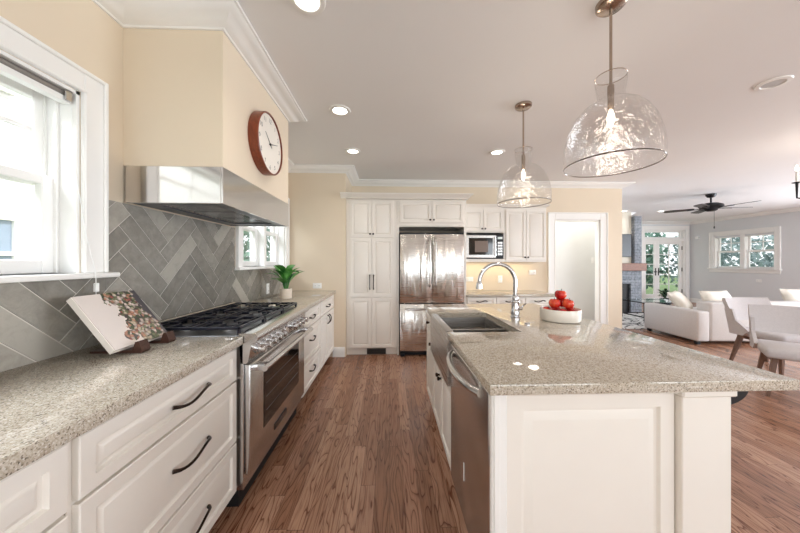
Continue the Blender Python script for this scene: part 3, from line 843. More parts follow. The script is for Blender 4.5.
def hand(ang, L, w, x):
    d = Vector((0, sin(ang), cos(ang))); p = Vector((0, cos(ang), -sin(ang))); c = Vector((x, ccy, ccz))
    mb = MB(); q = [c-d*.03+p*w, c-d*.03-p*w, c+d*L-p*w*.5, c+d*L+p*w*.5]
    mb.quad_rings([[tuple(v) for v in q], [tuple(v+Vector((.001, 0, 0))) for v in q]]); return mb
part(hand(radians(306), .098, .0035, CXB+.0545), 'hour_hand', 'black', t)
part(hand(radians(72), .125, .0028, CXB+.0560), 'minute_hand', 'black', t)
part(MB().quad_rings(ring_x([(.008, CXB+.0522), (.008, CXB+.058)], 16), True, True), 'hub', 'black', t)

# ------------------------------------------------------------------ window 1 blind
t = thing('window_blind', (-1.41, .85, 1.99), 'raised blind with grey headrail at the top of the near left window', 'blind')
part(MB().box(XL-.046, XL-.016, .318, 1.304, 2.016, 2.038, .004), 'headrail', plain('grey_headrail', lin(150, 146, 142), .35, .5, noise=.05), t)
part(MB().box(XL-.050, XL-.014, .322, 1.300, 1.990, 2.015, .002), 'slat_stack', 'plastic_w', t)
for y in (.98, 1.285): part(MB().box(XL-.011, XL-.004, y-.014, y+.014, 1.995, 2.038, .003), 'bracket', 'chrome', t)
cdx = XL+.064
part(MB().tube([(XL-.006, 1.292, 1.985), (XL+.002, 1.302, 1.7), (XL+.030, 1.325, 1.40), (cdx, 1.328, 1.255), (cdx, 1.330, 1.0)], .0016, 6), 'cord', 'plastic_w', t)
part(MB().box(cdx-.008, cdx+.008, 1.322, 1.338, 1.165, 1.205, .003), 'cord_joiner', 'plastic_w', t)
part(MB().lathe([(.003, .045), (.007, .035), (.011, .012), (.011, .004), (.006, 0)], (cdx, 1.330, .96), 12, True, True), 'tassel', 'acrylic', t)

# ------------------------------------------------------------------ cookbook on its stand
BY0, BY1 = 1.200, 1.478
def lean(u, v, w):  # u along Y, v up the slope, w out of the face
    ang = radians(52); base = Vector((-1.135, BY0, ZC+.0135))
    up = Vector((-cos(ang), 0, sin(ang))); nrm = Vector((sin(ang), 0, cos(ang)))
    return base + Vector((0, 1, 0))*u + up*v + nrm*w
def lbox(mb, u0, u1, v0, v1, w0, w1, mi=0):
    pts = [[lean(u, v, w) for u, v in ((u0, v0), (u1, v0), (u1, v1), (u0, v1))] for w in (w0, w1)]
    mb.quad_rings([[tuple(p) for p in r] for r in pts], True, True, True, mi); return mb
t = thing('cookbook', tuple(lean(.15, 0, 0)), 'large cookbook with a food photograph on its cover, leaning on a dark wooden stand', 'book')
BH = .275; BW = BY1-BY0
part(lbox(MB(), .004, BW-.005, .004, BH-.004, .0035, .0255), 'pages', 'pages', t)
mb = lbox(MB(), 0, BW, 0, BH, .0260, .0290)
o = part(mb, 'front_cover', 'cover', t, smooth=False)
uv = o.data.uv_layers.new(name='UVMap')
off = world_off(t)
for lp in o.data.loops:
    p = o.data.vertices[lp.vertex_index].co + off - lean(0, 0, 0)
    uv.data[lp.index].uv = (p.y/BW, p.dot(lean(0, 1, 0)-lean(0, 0, 0))/BH)
part(lbox(MB(), 0, BW, 0, BH, 0, .003), 'back_cover', 'pages', t)
part(lbox(MB(), -.003, .0035, 0, BH, .003, .026), 'spine', 'pages', t)
t = thing('cookbook_stand', (-1.15, 1.33, ZC), 'dark wooden cookbook stand with two front lips on the near worktop', 'stand')
mb = MB(); lbox(mb, .07, .25, .0, .20, -.014, -.003)
part(mb, 'back_rest', 'standwood', t)
for u in (.055, .205):
    mb = MB()
    y0, y1 = BY0+u, BY0+u+.045
    poly = [(-1.27, ZC+.001), (-1.06, ZC+.001), (-1.055, ZC+.012), (-1.070, ZC+.052), (-1.083, ZC+.048), (-1.095, ZC+.014), (-1.15, ZC+.012), (-1.27, ZC+.010)]
    mb.prism(poly, 'y', y0, y1)
    part(mb, 'foot', 'standwood', t)

# ------------------------------------------------------------------ plants
def leaf(mb, p0, az, el, L, W, droop=.5, fold=.25, n=6, mi=0):
    d = Vector((cos(az), sin(az), 0)); side = Vector((-sin(az), cos(az), 0)); rows = []
    p = Vector(p0); e = el
    for i in range(n+1):
        q = i/n; w = W*(sin(pi*min(1, q*.97+.03))**.8)*.5
        up = Vector((0, 0, 1))*cos(e) - d*sin(e)
        rows.append([tuple(p+side*w+up*w*fold), tuple(p), tuple(p-side*w+up*w*fold)])
        p = p + (d*cos(e)+Vector((0, 0, 1))*sin(e))*(L/n); e -= droop/n
    R = [[mb.bm.verts.new(v) for v in r] for r in rows]
    for a, b in zip(R, R[1:]):
        for i in range(2): mb.face([a[i], a[i+1], b[i+1], b[i]], mi)
px, py = -1.095, 3.06
t = thing('potted_plant', (px, py, ZC+.0005), 'small broad-leaved green plant in a beige pot below the far left window', 'plant')
part(MB().lathe([(.052, 0), (.058, .004), (.062, .105), (.060, .110), (.056, .110), (.054, .092)], (px, py, ZC+.0005), 28, True, False), 'pot', 'pot', t)
part(MB().lathe([(.0545, 0), (.054, .003)], (px, py, ZC+.088), 20, True, True), 'soil', 'soil', t)
rr = random.Random(5)
for i in range(16):
    az = i*2.4+rr.uniform(-.2, .2); el = rr.uniform(.45, 1.25); L = rr.uniform(.15, .24)
    mb = MB(); st = Vector((px+.012*cos(az), py+.012*sin(az), ZC+.09)); mid_ = st+Vector((.02*cos(az), .02*sin(az), .07+.05*(i % 3)))
    leaf(mb, mid_, az, el, L, .085, .9)
    mb.tube([st, mid_], .003, 6)
    part(mb, 'leaf', 'leaf', t, ang=80)

# ------------------------------------------------------------------ outlets and switch
def outlet(name, face, w0, a, z, label, cat, group, wide=False, switch=False):
    W, H_ = (.118, .075) if wide else (.072, .116)
    dirn = {'+X': 1, '-X': -1, '-Y': -1}[face]
    loc = (w0, a, z-H_/2) if 'X' in face else (a, w0, z-H_/2)
    t = thing(name, loc, label, cat, group)
    pl = part(MB().panel(face, a-W/2, a+W/2, z-H_/2, z+H_/2, w0, [(0, .0005), (0, .004), (.004, .006)]), 'plate', 'plastic_w', t)
    if switch:
        part(MB().panel(face, a-.016, a+.016, z-.033, z+.033, w0, [(0, .006), (.002, .009)]), 'rocker', 'plastic_w', t)
    else:
        for s_ in (-1, 1):
            ca, cz = (a+s_*.026, z) if wide else (a, z+s_*.026)
            so = part(MB().panel(face, ca-.016, ca+.016, cz-.016, cz+.016, w0, [(0, .006), (.002, .0078)]), 'socket', 'plastic_w', t)
            mb = MB()
            for q in (-.006, .006): mb.panel(face, ca+q-.0012, ca+q+.0012, cz-.005, cz+.005, w0, [(0, .0076), (0, .0082)])
            part(mb, 'slots', 'dark', so)
    return t
outlet('wall_outlet', '+X', XL+.011, 3.26, 1.00, 'white power outlet on the grey tiles left of the plant pot', 'outlet', 'white wall outlets')
outlet('wall_outlet', '-Y', 3.93, -.985, .975, 'wide white power outlet on the beige wall right of the plant', 'outlet', 'white wall outlets', True)
outlet('wall_outlet', '-Y', YB, 1.30, 1.02, 'white power outlet under the microwave, left of the faucet spout', 'outlet', 'white wall outlets', True)
outlet('wall_outlet', '-Y', YB, 1.80, 1.02, 'white power outlet right behind the faucet neck', 'outlet', 'white wall outlets')
outlet('wall_outlet', '-Y', YB, 2.335, 1.13, 'white switch plate under the tall wall cabinet, near the doorway', 'outlet', 'white wall outlets', True)
outlet('light_switch', '-Y', 5.12, 3.755, 1.33, 'white light switch on the bright hall wall through the doorway', 'switch', None, False, True)

# ------------------------------------------------------------------ pantry, fridge surround, wall cabinets
PF = 3.97   # carcass front of tall units, doors reach 3.95
t = thing('pantry_cabinet', (-.24, 4.2, 0), 'tall cream pantry cabinet with six raised-panel doors left of the refrigerator', 'cabinet')
part(MB().box(-.597, .103, PF, YB-.002, .10, 2.170, .002), 'body', 'cab', t)
part(MB().box(-.597, .103, PF+.05, YB-.002, .001, .099), 'toe_kick', 'cab', t)
for b0, b1, s_ in ((-.545, -.2475, 1), (-.2425, .055, -1)):
    d = front(t, 'door', '-Y', b0, b1, 1.640, 2.145, PF-.0005, SMALL); knob(d, '-Y', PF-.0185, -.245-s_*.022, 1.685, .013)
    d = front(t, 'door', '-Y', b0, b1, .815, 1.628, PF-.0005, SMALL); pull(d, '-Y', PF-.0185, -.245-s_*.026, 1.02, .20, False, .006)
    d = front(t, 'door', '-Y', b0, b1, .115, .803, PF-.0005, SMALL)
rg = part(MB().box(-.315, -.05, PF+.030, PF+.0495, .008, .095, .003), 'floor_register', 'grille', t)
mb = MB()
for i in range(12): mb.box(-.30+i*.02, -.288+i*.02, PF+.026, PF+.0295, .02, .083)
part(mb, 'register_fins', 'dark', rg)
t = thing('fridge_surround_cabinet', (.6, 4.2, 0), 'cream cabinet box framing the refrigerator with two small doors above it', 'cabinet')
mb = MB(); mb.box(.105, .133, PF, YB-.002, .001, 1.79, .002); mb.box(1.047, 1.080, PF, YB-.002, .001, 1.79, .002); mb.box(.105, 1.080, PF, YB-.002, 1.79, 2.170, .002)
part(mb, 'body', 'cab', t)
part(MB().box(.14, 1.04, PF-.012, PF-.0005, 1.80, 1.818, .004), 'ledge_molding', 'cab', t)
for b0, b1, s_ in ((.145, .5885, 1), (.5935, 1.04, -1)):
    d = front(t, 'door', '-Y', b0, b1, 1.845, 2.145, PF-.0005, SMALL); knob(d, '-Y', PF-.0185, .591-s_*.025, 1.885, .013)
CAP = [(0, 0), (.012, 0), (.016, .012), (.034, .022), (.058, .046), (.064, .052), (.070, .054), (.070, .066), (0, .066)]
def crown_at(z): return [(o, z+h) for o, h in CAP]
solo(MB().sweep([(-.665, 3.9285), (1.081, 3.9285), (1.081, YB-.13)], crown_at(2.171)).box(-.597, 1.079, 3.929, PF+.02, 2.172, 2.236), 'cabinet_crown', 'cab', 'white crown molding along the top of pantry and refrigerator cabinets', 'molding')
UF = 4.27
t = thing('wall_cabinet', (1.42, 4.4, 1.30), 'cream wall cabinet with open niche holding the microwave, two doors above', 'cabinet')
mb = MB(); mb.box(1.082, 1.100, UF, YB-.002, 1.30, 2.13, .001); mb.box(1.733, 1.752, UF, YB-.002, 1.30, 2.13, .001); mb.box(1.10, 1.733, UF, YB-.002, 1.745, 2.13); mb.box(1.10, 1.733, UF-.02, YB-.002, 1.30, 1.345, .002); mb.box(1.10, 1.733, YB-.012, YB-.002, 1.345, 1.745)
part(mb, 'body', 'cab', t)
for b0, b1, s_ in ((1.110, 1.4145, 1), (1.4195, 1.722, -1)):
    d = front(t, 'door', '-Y', b0, b1, 1.765, 2.085, UF-.0005, SMALL); knob(d, '-Y', UF-.0185, 1.417-s_*.024, 1.80, .013)
t = thing('wall_cabinet', (2.06, 4.4, 1.30), 'tall cream wall cabinet right of the microwave, two long doors', 'cabinet')
part(MB().box(1.754, 2.395, UF, YB-.002, 1.30, 2.13, .002), 'body', 'cab', t)
for b0, b1, s_ in ((1.765, 2.0715, 1), (2.0765, 2.385, -1)):
    d = front(t, 'door', '-Y', b0, b1, 1.325, 2.085, UF-.0005, SMALL); knob(d, '-Y', UF-.0185, 2.074-s_*.024, 1.37, .013)
solo(MB().sweep([(1.10, UF), (2.396, UF), (2.396, YB-.002)], [(o*.6, 2.131+h*.6) for o, h in CAP]), 'cabinet_crown', 'cab', 'thin white crown molding on top of the wall cabinets over the microwave', 'molding')
# microwave
t = thing('microwave', (1.417, 4.4, 1.3455), 'stainless steel microwave in the niche of the wall cabinet', 'microwave')
part(MB().box(1.115, 1.72, 4.235, YB-.03, 1.3465, 1.715, .005), 'body', 'black', t)
dr = part(MB().box(1.130, 1.600, 4.215, 4.2345, 1.362, 1.700, .005), 'door', 'sinksteel', t)
dwn = part(MB().box(1.185, 1.548, 4.2115, 4.2148, 1.405, 1.660, .002), 'window', 'blackglass', dr)
part(MB().box(1.275, 1.475, 4.2095, 4.2113, 1.445, 1.615, .002), 'window_screen', plain('microwave_mesh_screen', lin(112, 92, 78), .3, noise=.1, nscale=200), dr)
part(MB().cyl((1.578, 4.190, 1.39), (1.578, 4.190, 1.67), .010, 10).box(1.570, 1.586, 4.190, 4.2148, 1.40, 1.42).box(1.570, 1.586, 4.190, 4.2148, 1.64, 1.66), 'handle', 'steel', dr)
cp = part(MB().box(1.605, 1.708, 4.215, 4.2345, 1.362, 1.700, .004), 'control_panel', 'black', t)
part(MB().box(1.620, 1.693, 4.2130, 4.2148, 1.64, 1.675, .002), 'display', emit('microwave_display', lin(90, 160, 150), .3), cp)
mb = MB()
for i in range(3):
    for j in range(5): mb.box(1.622+i*.025, 1.642+i*.025, 4.2130, 4.2148, 1.40+j*.043, 1.428+j*.043, .002)
part(mb, 'buttons', 'sinksteel', cp)
# back base cabinet and worktop
t = thing('base_cabinet', (1.72, 4.3, 0), 'cream base cabinet with dark bar pulls on the back wall behind the island', 'cabinet')
part(MB().box(1.083, 2.345, 3.985, YB-.002, .10, .805, .002), 'body', 'cab', t)
part(MB().box(1.083, 2.345, 4.04, YB-.002, .001, .099), 'toe_kick', 'cab', t)
for i in range(3):
    b0 = 1.095+i*.416
    d = front(t, 'drawer', '-Y', b0, b0+.41,   .655, .797, 3.9845, SMALL); pull(d, '-Y', 3.966, b0+.205, .745, .15, True)
    d = front(t, 'door', '-Y', b0, b0+.41, .115, .645, 3.9845, SMALL); knob(d, '-Y', 3.966, b0+.37, .60, .013)
solo(slab([(1.083, 3.95), (2.37, 3.95), (2.37, YB-.001), (1.083, YB-.001)], .806, .841), 'worktop', 'quartz', 'narrow speckled worktop on the back wall below the microwave', 'worktop')
l = bpy.data.lights.new('under_cabinet_light', 'AREA'); l.shape = 'RECTANGLE'; l.size = 1.1; l.size_y = .05; l.energy = 1.6; l.color = (1, .80, .46)
o = bpy.data.objects.new('under_cabinet_light', l); COL.objects.link(o); o.location = (1.74, 4.45, 1.285)

# ------------------------------------------------------------------ refrigerator
t = thing('refrigerator', (.59, 4.2, 0), 'stainless steel French-door refrigerator with bottom freezer', 'refrigerator')
FY = 3.895
part(MB().box(.140, 1.040, 3.965, YB-.04, .05, 1.712, .004), 'body', 'black', t)
part(MB().box(.150, 1.030, 3.945, 3.9645, .012, .062, .003).box(.150, .21, 3.90, 3.944, .002, .035, .004), 'bottom_grille', 'black', t)
def bowed(a0, a1, z0, z1):
    mb = MB(); rings = []
    N = 10
    for zz, ins in ((z0, .004), (z0+.006, 0), (z1-.006, 0), (z1, .004)):
        ring = [(a0+ins, 3.962, zz)]
        for i in range(N+1):
            q = i/N; x = a0+ins+(a1-a0-2*ins)*q
            edge = min(q, 1-q)*(a1-a0); y = FY+.012*(1-sin(pi*q)) + (.012*(1-min(1, edge/.015))) + ins
            ring.append((x, y, zz))
        ring.append((a1-ins, 3.962, zz)); rings.append(ring)
    return mb.quad_rings(rings)
for a0, a1, hx_ in ((.146, .5865, .552), (.5935, 1.034, .628)):
    d = part(bowed(a0, a1, .735, 1.680), 'door', 'fridgesteel', t, ang=40)
    mb = MB(); pts = [(hx_, FY-.002, .96), (hx_, FY-.045, .99), (hx_, FY-.055, 1.10), (hx_, FY-.055, 1.50), (hx_, FY-.045, 1.60), (hx_, FY-.002, 1.63)]
    mb.tube(pts, .013, 10); part(mb, 'handle', 'steel', d)
d = part(bowed(.146, 1.034, .075, .720), 'freezer_drawer', 'fridgesteel', t, ang=40)
mb = MB(); mb.tube([(.22, FY-.002, .655), (.25, FY-.045, .66), (.40, FY-.055, .66), (.78, FY-.055, .66), (.93, FY-.045, .66), (.96, FY-.002, .655)], .013, 10)
part(mb, 'handle', 'steel', d)

# ------------------------------------------------------------------ island
IX0, IX1, IY0, IY1 = .327, 1.388, .914, 2.69
t = thing('kitchen_island', (.78, 1.8, 0), 'cream kitchen island base with raised end panel, below the large speckled worktop', 'island')
mb = MB()
mb.box(.395, 1.150, .985, 2.655, .10, .580)                 # core under sink and dishwasher cut-outs
mb.box(.775, 1.150, .985, 2.655, .58, .864)
mb.box(.395, .775, 2.29, 2.655, .58, .864)
part(mb, 'body', 'cab', t)
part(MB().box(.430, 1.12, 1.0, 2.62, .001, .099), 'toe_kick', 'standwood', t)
ISL = [(0, 0), (0, .017), (.003, .02), (.072, .02), (.077, .011), (.088, .009), (.118, .018), (.122, .0185)]
part(MB().panel('-Y', .400, 1.000, .012, .846, .9845, [(0, 0), (0, .018), (.003, .022), (.052, .022), (.057, .011), (.066, .009), (.092, .020), (.096, .0205)]), 'end_panel', 'cab', t)
cp_ = part(MB().box(.345, .3985, .950, .984, .012, .862, .003), 'corner_post', 'trim', t)
part(MB().box(.352, .372, .944, .9495, .012, .862, .002), 'corner_bead', 'trim', cp_)
part(MB().box(.400, 1.000, .945, .9625, .8465, .863, .003), 'top_rail', 'cab', t)
pl = part(MB().box(1.003, 1.180, .940, 1.12, .001, .8365, .003), 'pilaster', 'cab', t)
part(MB().box(.996, 1.192, .930, 1.13, .837, .863, .005), 'pilaster_cap', 'cab', pl)
for b0, b1 in ((1.14, 1.64), (1.645, 2.145), (2.15, 2.65)):
    part(MB().panel('+X', b0, b1, .115, .85, 1.1505, [(0, 0), (0, .012), (.06, .012), (.066, .006), (.09, .006)]), 'side_panel', 'cab', t)
# cabinet fronts facing the aisle (-X)
IFX = .3945
part(MB().box(.3655, .394, 1.585, 2.655, .10, .580, .001), 'face_frame', 'cab', t)
part(MB().box(.3655, .394, 2.265, 2.655, .5805, .863, .001), 'face_frame', 'cab', t)
for b0, b1, kk in ((1.592, 1.925, 1.895), (1.930, 2.262, 1.96)):
    d = front(t, 'door', '-X', b0, b1, .115, .575, .365, SMALL); knob(d, '-X', .347, kk, .52, .014)
d = front(t, 'drawer', '-X', 2.272, 2.648, .70, .852, .365, SMALL); knob(d, '-X', .347, 2.46, .775, .014)
d = front(t, 'door', '-X', 2.272, 2.648, .115, .690, .365, SMALL); knob(d, '-X', .347, 2.31, .63, .014)
# black curved bracket under the overhang
def corbel(y, label):
    mb = MB(); pts = [(1.173, .864), (1.275, .864)] + [(1.173+.102*cos(a), .858-.066*sin(a)) for a in [i*pi/2/10 for i in range(11)]]
    mb.prism([(p[0], p[1]) for p in pts], 'y', y-.022, y+.022)
    return part(mb, 'bracket', 'black', t, label=label)
corbel(.985, 'black curved bracket')
corbel(1.85, 'black curved bracket'); corbel(2.5, 'black curved bracket')
# worktop with the open notch for the farmhouse sink
SY0, SY1, SX = 1.605, 2.215, .760
solo(slab([(IX0, IY0), (IX1, IY0), (IX1, IY1), (IX0, IY1), (IX0, SY1), (SX, SY1), (SX, SY0), (IX0, SY0)], .865, .90), 'worktop', 'quartz', 'large polished speckled worktop on the island, around the sink', 'worktop')
# sink
t = thing('farmhouse_sink', (.55, 1.91, .59), 'stainless steel double-bowl farmhouse sink with exposed apron in the island', 'sink')
sy0, sy1 = 1.592, 2.258
mb = MB()
zt = .888
def basin(mb, x0, x1, y0, y1, zb):
    # open box: inner faces
    def ring(ins, z): return [(x0+ins, y0+ins, z), (x1-ins, y0+ins, z), (x1-ins, y1-ins, z), (x0+ins, y1-ins, z)]
    mb.quad_rings([ring(-.008, .864), ring(-.008, zb-.012), ring(.02, zb-.012)], False, True)
    mb.quad_rings([ring(-.008, .864), ring(0, .864), ring(.004, zb+.02), ring(.02, zb)], False, True)
mb = MB(); basin(mb, .385, .748, 1.835, 2.205, .66); far_b = part(mb, 'bowl', 'sinksteel', t)
mb = MB(); basin(mb, .385, .748, 1.615, 1.815, .68); near_b = part(mb, 'bowl', 'sinksteel', t)
part(MB().box(.377, .756, 1.8155, 1.8345, .70, .8635, .003), 'divider', 'sinksteel', t)
mb = MB(); mb.box(.326, .3635, sy0+.008, sy1-.0, .595, .8645, .004); mb.box(.326, .374, SY0+.003, SY1-.003, .8646, .897, .006, 0, 2)
part(mb, 'apron', 'sinksteel', t)
for y in (2.02, 1.715):
    part(MB().lathe([(.04, 0), (.042, .003), (.03, .003), (.012, .001)], (.565, y, .661 if y > 1.9 else .681), 20, True, True), 'drain', 'chrome', far_b if y > 1.9 else near_b)
# faucet
fx_, fy_ = .905, 2.02
t = thing('faucet', (fx_, fy_, .9005), 'chrome gooseneck pull-down faucet behind the island sink', 'faucet')
part(MB().lathe([(.034, 0), (.034, .008), (.026, .014), (.026, .020), (.031, .026), (.031, .05), (.027, .058), (.027, .105), (.032, .112), (.030, .122), (.022, .130), (.022, .150), (.017, .158)], (fx_, fy_, .9005), 24, True, True), 'body', 'chrome', t)
pts = []; rad = []
r_arc = .130; zc = 1.155
for i in range(6): pts.append((fx_, fy_, 1.055+i*.02)); rad.append(.0145)
for i in range(17):
    a = pi*i/16*.98; pts.append((fx_-r_arc+r_arc*cos(a), fy_, zc+r_arc*sin(a))); rad.append(.0145)
part(MB().tube(pts, rad, 14), 'gooseneck', 'chrome', t, ang=60)
e = pts[-1]
part(MB().tube([(e[0], e[1], e[2]), (e[0]-.002, e[1], e[2]-.012), (e[0]-.003, e[1], e[2]-.03), (e[0]-.004, e[1], e[2]-.055), (e[0]-.004, e[1], e[2]-.058)], [.0135, .019, .021, .023, .017], 16), 'spray_head', 'chrome', t)
part(MB().cyl((fx_+.025, fy_, .965), (fx_+.048, fy_, .965), .014, 14).tube([(fx_+.044, fy_, .965), (fx_+.052, fy_-.01, .985), (fx_+.062, fy_-.035, 1.005)], [.007, .006, .005], 10), 'lever', 'chrome', t)
part(MB().tube([(fx_, fy_, 1.045), (fx_, fy_, 1.05), (fx_, fy_, 1.062), (fx_, fy_, 1.068)], [.016, .019, .019, .014], 16), 'collar', 'chrome', t)
for (bx_, by_, ll) in ((.885, 1.80, 'small round chrome button on the worktop near the faucet'),):
    solo(MB().lathe([(.016, 0), (.016, .006), (.012, .009)], (bx_, by_, .9005), 18, True, True), 'air_switch', 'chrome', ll, 'button')

# dishwasher
DY0, DY1 = .966, 1.576
t = thing('dishwasher', (.36, 1.27, 0), 'stainless steel dishwasher with bowed handle in the aisle side of the island', 'dishwasher')
dr = part(MB().box(.340, .3945, DY0, DY1, .115, .852, .012, 0, 3), 'door', 'steel', t)
part(MB().box(.39, .394, DY0, DY1, .8525, .8635), 'gap_strip', 'dark', t)
part(MB().box(.405, .428, DY0+.01, DY1-.01, .002, .099), 'kick_plate', 'dark', t)
pts = []; rad = []
for i in range(15):
    q = i/14; pts.append((.338-.052*sin(pi*q)**.6, DY0+.085+q*(DY1-DY0-.15), .812)); rad.append(.0155)
part(MB().tube(pts, [.019]+rad[1:-1]+[.019], 12), 'handle', 'steel', dr, ang=60)
part(MB().box(.3385, .3402, 1.288, 1.296, .30, .38), 'badge', 'plastic_w', dr)

# fruit dish and apples
bx, by = 1.180, 1.93
t = thing('fruit_dish', (bx, by, .9005), 'low cream round dish full of red apples on the island worktop', 'dish')
part(MB().lathe([(.100, 0), (.124, .001), (.128, .006), (.128, .075), (.126, .079), (.123, .079), (.121, .075), (.121, .012), (.10, .009)], (bx, by, .9005), 48, True, True), 'bowl', 'ceramic', t, ang=40)
def apple_mb(r):
    mb = MB(); seg = 20; rings = []
    for i in range(11):
        a = pi*i/10; rad = r*(sin(a)**.92)*(1+.06*cos(a)); z = r*.92*cos(a)
        if a < .6: z -= r*.34*(1-a/.6)**1.5
        if a > pi-.5: z += r*.2*(1-(pi-a)/.5)
        rad = max(rad, .0012)
        rings.append([(rad*cos(2*pi*k/seg), rad*sin(2*pi*k/seg), z) for k in range(seg)])
    return mb.quad_rings(rings)
AR = .0375
AP = [((.004, .002, .172), 'red apple on top of the pile in the fruit dish'),
      ((-.050, -.020, .116), 'red apple at the left of the middle layer of the fruit dish'),
      ((.030, -.040, .116), 'red apple at the front of the middle layer, right below the top apple'),
      ((.034, .045, .116), 'dark red apple at the back right of the middle layer of the fruit dish'),
      ((-.078, .022, .051), 'red apple lowest at the left inside the dish rim'),
      ((-.030, -.076, .051), 'red apple lowest at the front left inside the dish rim'),
      ((.052, -.064, .051), 'red apple lowest at the front right inside the dish rim'),
      ((.078, .014, .051), 'red apple lowest at the right inside the dish rim'),
      ((.012, .080, .051), 'red apple lowest at the back inside the dish rim')]
a0_ = thing('apple', (0, 0, 0), AP[0][1], 'apple', 'red apples in the dish')
ab = part(apple_mb(AR), 'flesh', 'apple', a0_, True, ang=80)
part(MB().tube([(0, 0, AR*.55), (.002, 0, AR*.8), (.006, 0, AR*1.12)], [.0016, .0013, .0018], 6), 'stem', 'bark', a0_, True)
rr = random.Random(11)
for i, (p, lb) in enumerate(AP):
    a = a0_ if i == 0 else dup(a0_, None, None, lb)
    a.location = (bx+p[0], by+p[1], .9005+p[2]); a.rotation_euler = (rr.uniform(-.5, .5), rr.uniform(-.5, .5), rr.uniform(0, 6))

# ------------------------------------------------------------------ pendants
def pendant(loc, label):
    t = thing('pendant_lamp', loc, label, 'lamp', 'glass pendant lamps over the island')
    zr = 1.782-CZ; zn = 2.222-CZ
    part(MB().lathe([(.004, -.030), (.055, -.026), (.064, -.018), (.066, -.0005)], (0, 0, 0), 32, True, True), 'canopy', 'nickel', t, True, ang=40)
    part(MB().cyl((0, 0, -.028), (0, 0, zn-.05), .0065, 12), 'rod', 'nickel', t, True)
    part(MB().lathe([(.008, 0), (.014, -.004), (.015, -.03), (.013, -.085), (.014, -.12), (.009, -.125)], (0, 0, zn-.04), 20, True, True), 'socket', 'nickel', t, True)
    prof = [(.204, 0), (.206, .03), (.205, .08), (.197, .135), (.181, .19), (.154, .245), (.120, .285), (.088, .307), (.066, .318), (.058, .330), (.058, .35), (.064, .39), (.067, .415), (.066, .440)]
    sh = part(MB().lathe(prof, (0, 0, zr), 56), 'glass_shade', 'shade', t, True, ang=80)
    part(MB().lathe([(r, z) for r, z in [(.2050, -.002), (.2065, .000), (.2050, .004), (.2030, .002), (.2050, -.002)]], (0, 0, zr), 56), 'rim', plain('dark_glass_rim', lin(120, 112, 106), .15, .3, noise=.02), sh, True)
    part(MB().lathe([(.0660, .438), (.0680, .4395), (.0660, .442), (.0645, .440), (.0660, .438)], (0, 0, zr), 40), 'neck_rim', 'nickel', sh, True)
    part(MB().lathe([(.007, 0), (.010, -.010), (.015, -.030), (.0165, -.044), (.012, -.066), (.005, -.084), (.001, -.090)], (0, 0, zn-.166), 18, True, True), 'bulb', 'bulb', t, True, ang=80)
    return t
M['bulb'] = emit('warm_bulb', (1, .82, .62, 1), 5.0)
p = pendant((1.102, 1.38, CZ), 'clear seeded-glass pendant lamp nearest the viewer, at the upper right')
p2 = dup(p, (1.10, 2.304, CZ), None, 'clear seeded-glass pendant lamp farther back, in front of the wall cabinets')
for yy in (1.38, 2.304):
    l = bpy.data.lights.new('pendant_bulb_light', 'POINT'); l.energy = 3; l.color = (1, .86, .72); l.shadow_soft_size = .05
    o = bpy.data.objects.new('pendant_bulb_light', l); COL.objects.link(o); o.location = (1.095, yy, 1.93)

# ------------------------------------------------------------------ recessed lights
M['lens'] = emit('lit_lens', (1, .93, .82, 1), 7.0)
M['lens_off'] = plain('unlit_lens', lin(205, 205, 205), .3, noise=.02)
def can(lens):
    t = thing('recessed_light', (0, 0, CZ), 'x', 'light', 'round recessed ceiling lights')
    part(MB().lathe([(.058, -.004), (.062, -.010), (.085, -.008), (.090, -.0005)], (0, 0, 0), 32), 'trim_ring', 'trim', t, True)
    part(MB().lathe([(.058, -.004), (.050, -.0045), (.002, -.005)], (0, 0, 0), 32, True, True), 'lens', lens, t, True)
    return t
lit = can('lens')
CANS = [((-.42, 2.44), 'lit recessed ceiling light right of the wall clock'),
        ((-.424, 3.33), 'lit recessed ceiling light above the pantry, beyond the one by the clock'),
        ((1.262, 3.30), 'lit recessed ceiling light left of the far pendant shade'),
        ((-.404, 1.414), 'lit recessed ceiling light cut by the top edge of the picture'),
        ((5.94, 7.0), 'lit recessed ceiling light beside the end of the tan kitchen wall'),
        ((6.877, 6.97), 'lit recessed ceiling light above the French door'), ]
for i, ((x, y), lb) in enumerate(CANS):
    c = lit if i == 0 else dup(lit, None, None, lb)
    c.location = (x, y, CZ); c['label'] = lb
    l = bpy.data.lights.new('recessed_light_beam', 'SPOT'); l.energy = 13 if i < 4 else 10; l.spot_size = radians(130); l.spot_blend = .9; l.color = (1, .93, .85); l.shadow_soft_size = .06
    o = bpy.data.objects.new('recessed_light_beam', l); COL.objects.link(o); o.location = (x, y, CZ-.02)
c = can('lens_off'); c.location = (2.764, 1.954, CZ); c['label'] = 'unlit recessed ceiling light at the upper right of the near pendant'

l = bpy.data.lights.new('hall_top_fill', 'AREA'); l.shape = 'RECTANGLE'; l.size = 2.0; l.size_y = .35; l.energy = 11; l.color = (.94, .98, 1)  # added fill lamp without a fixture, brightens the hall from above
o = bpy.data.objects.new('hall_top_fill', l); COL.objects.link(o); o.location = (2.7, 4.89, 2.55)
area('hall_side_fill', (1.63, 4.89, 1.2), (radians(90), 0, radians(-90)),   .4, 2.2, 9, (.94, .98, 1))  # added side fill; the hall's left wall has no window
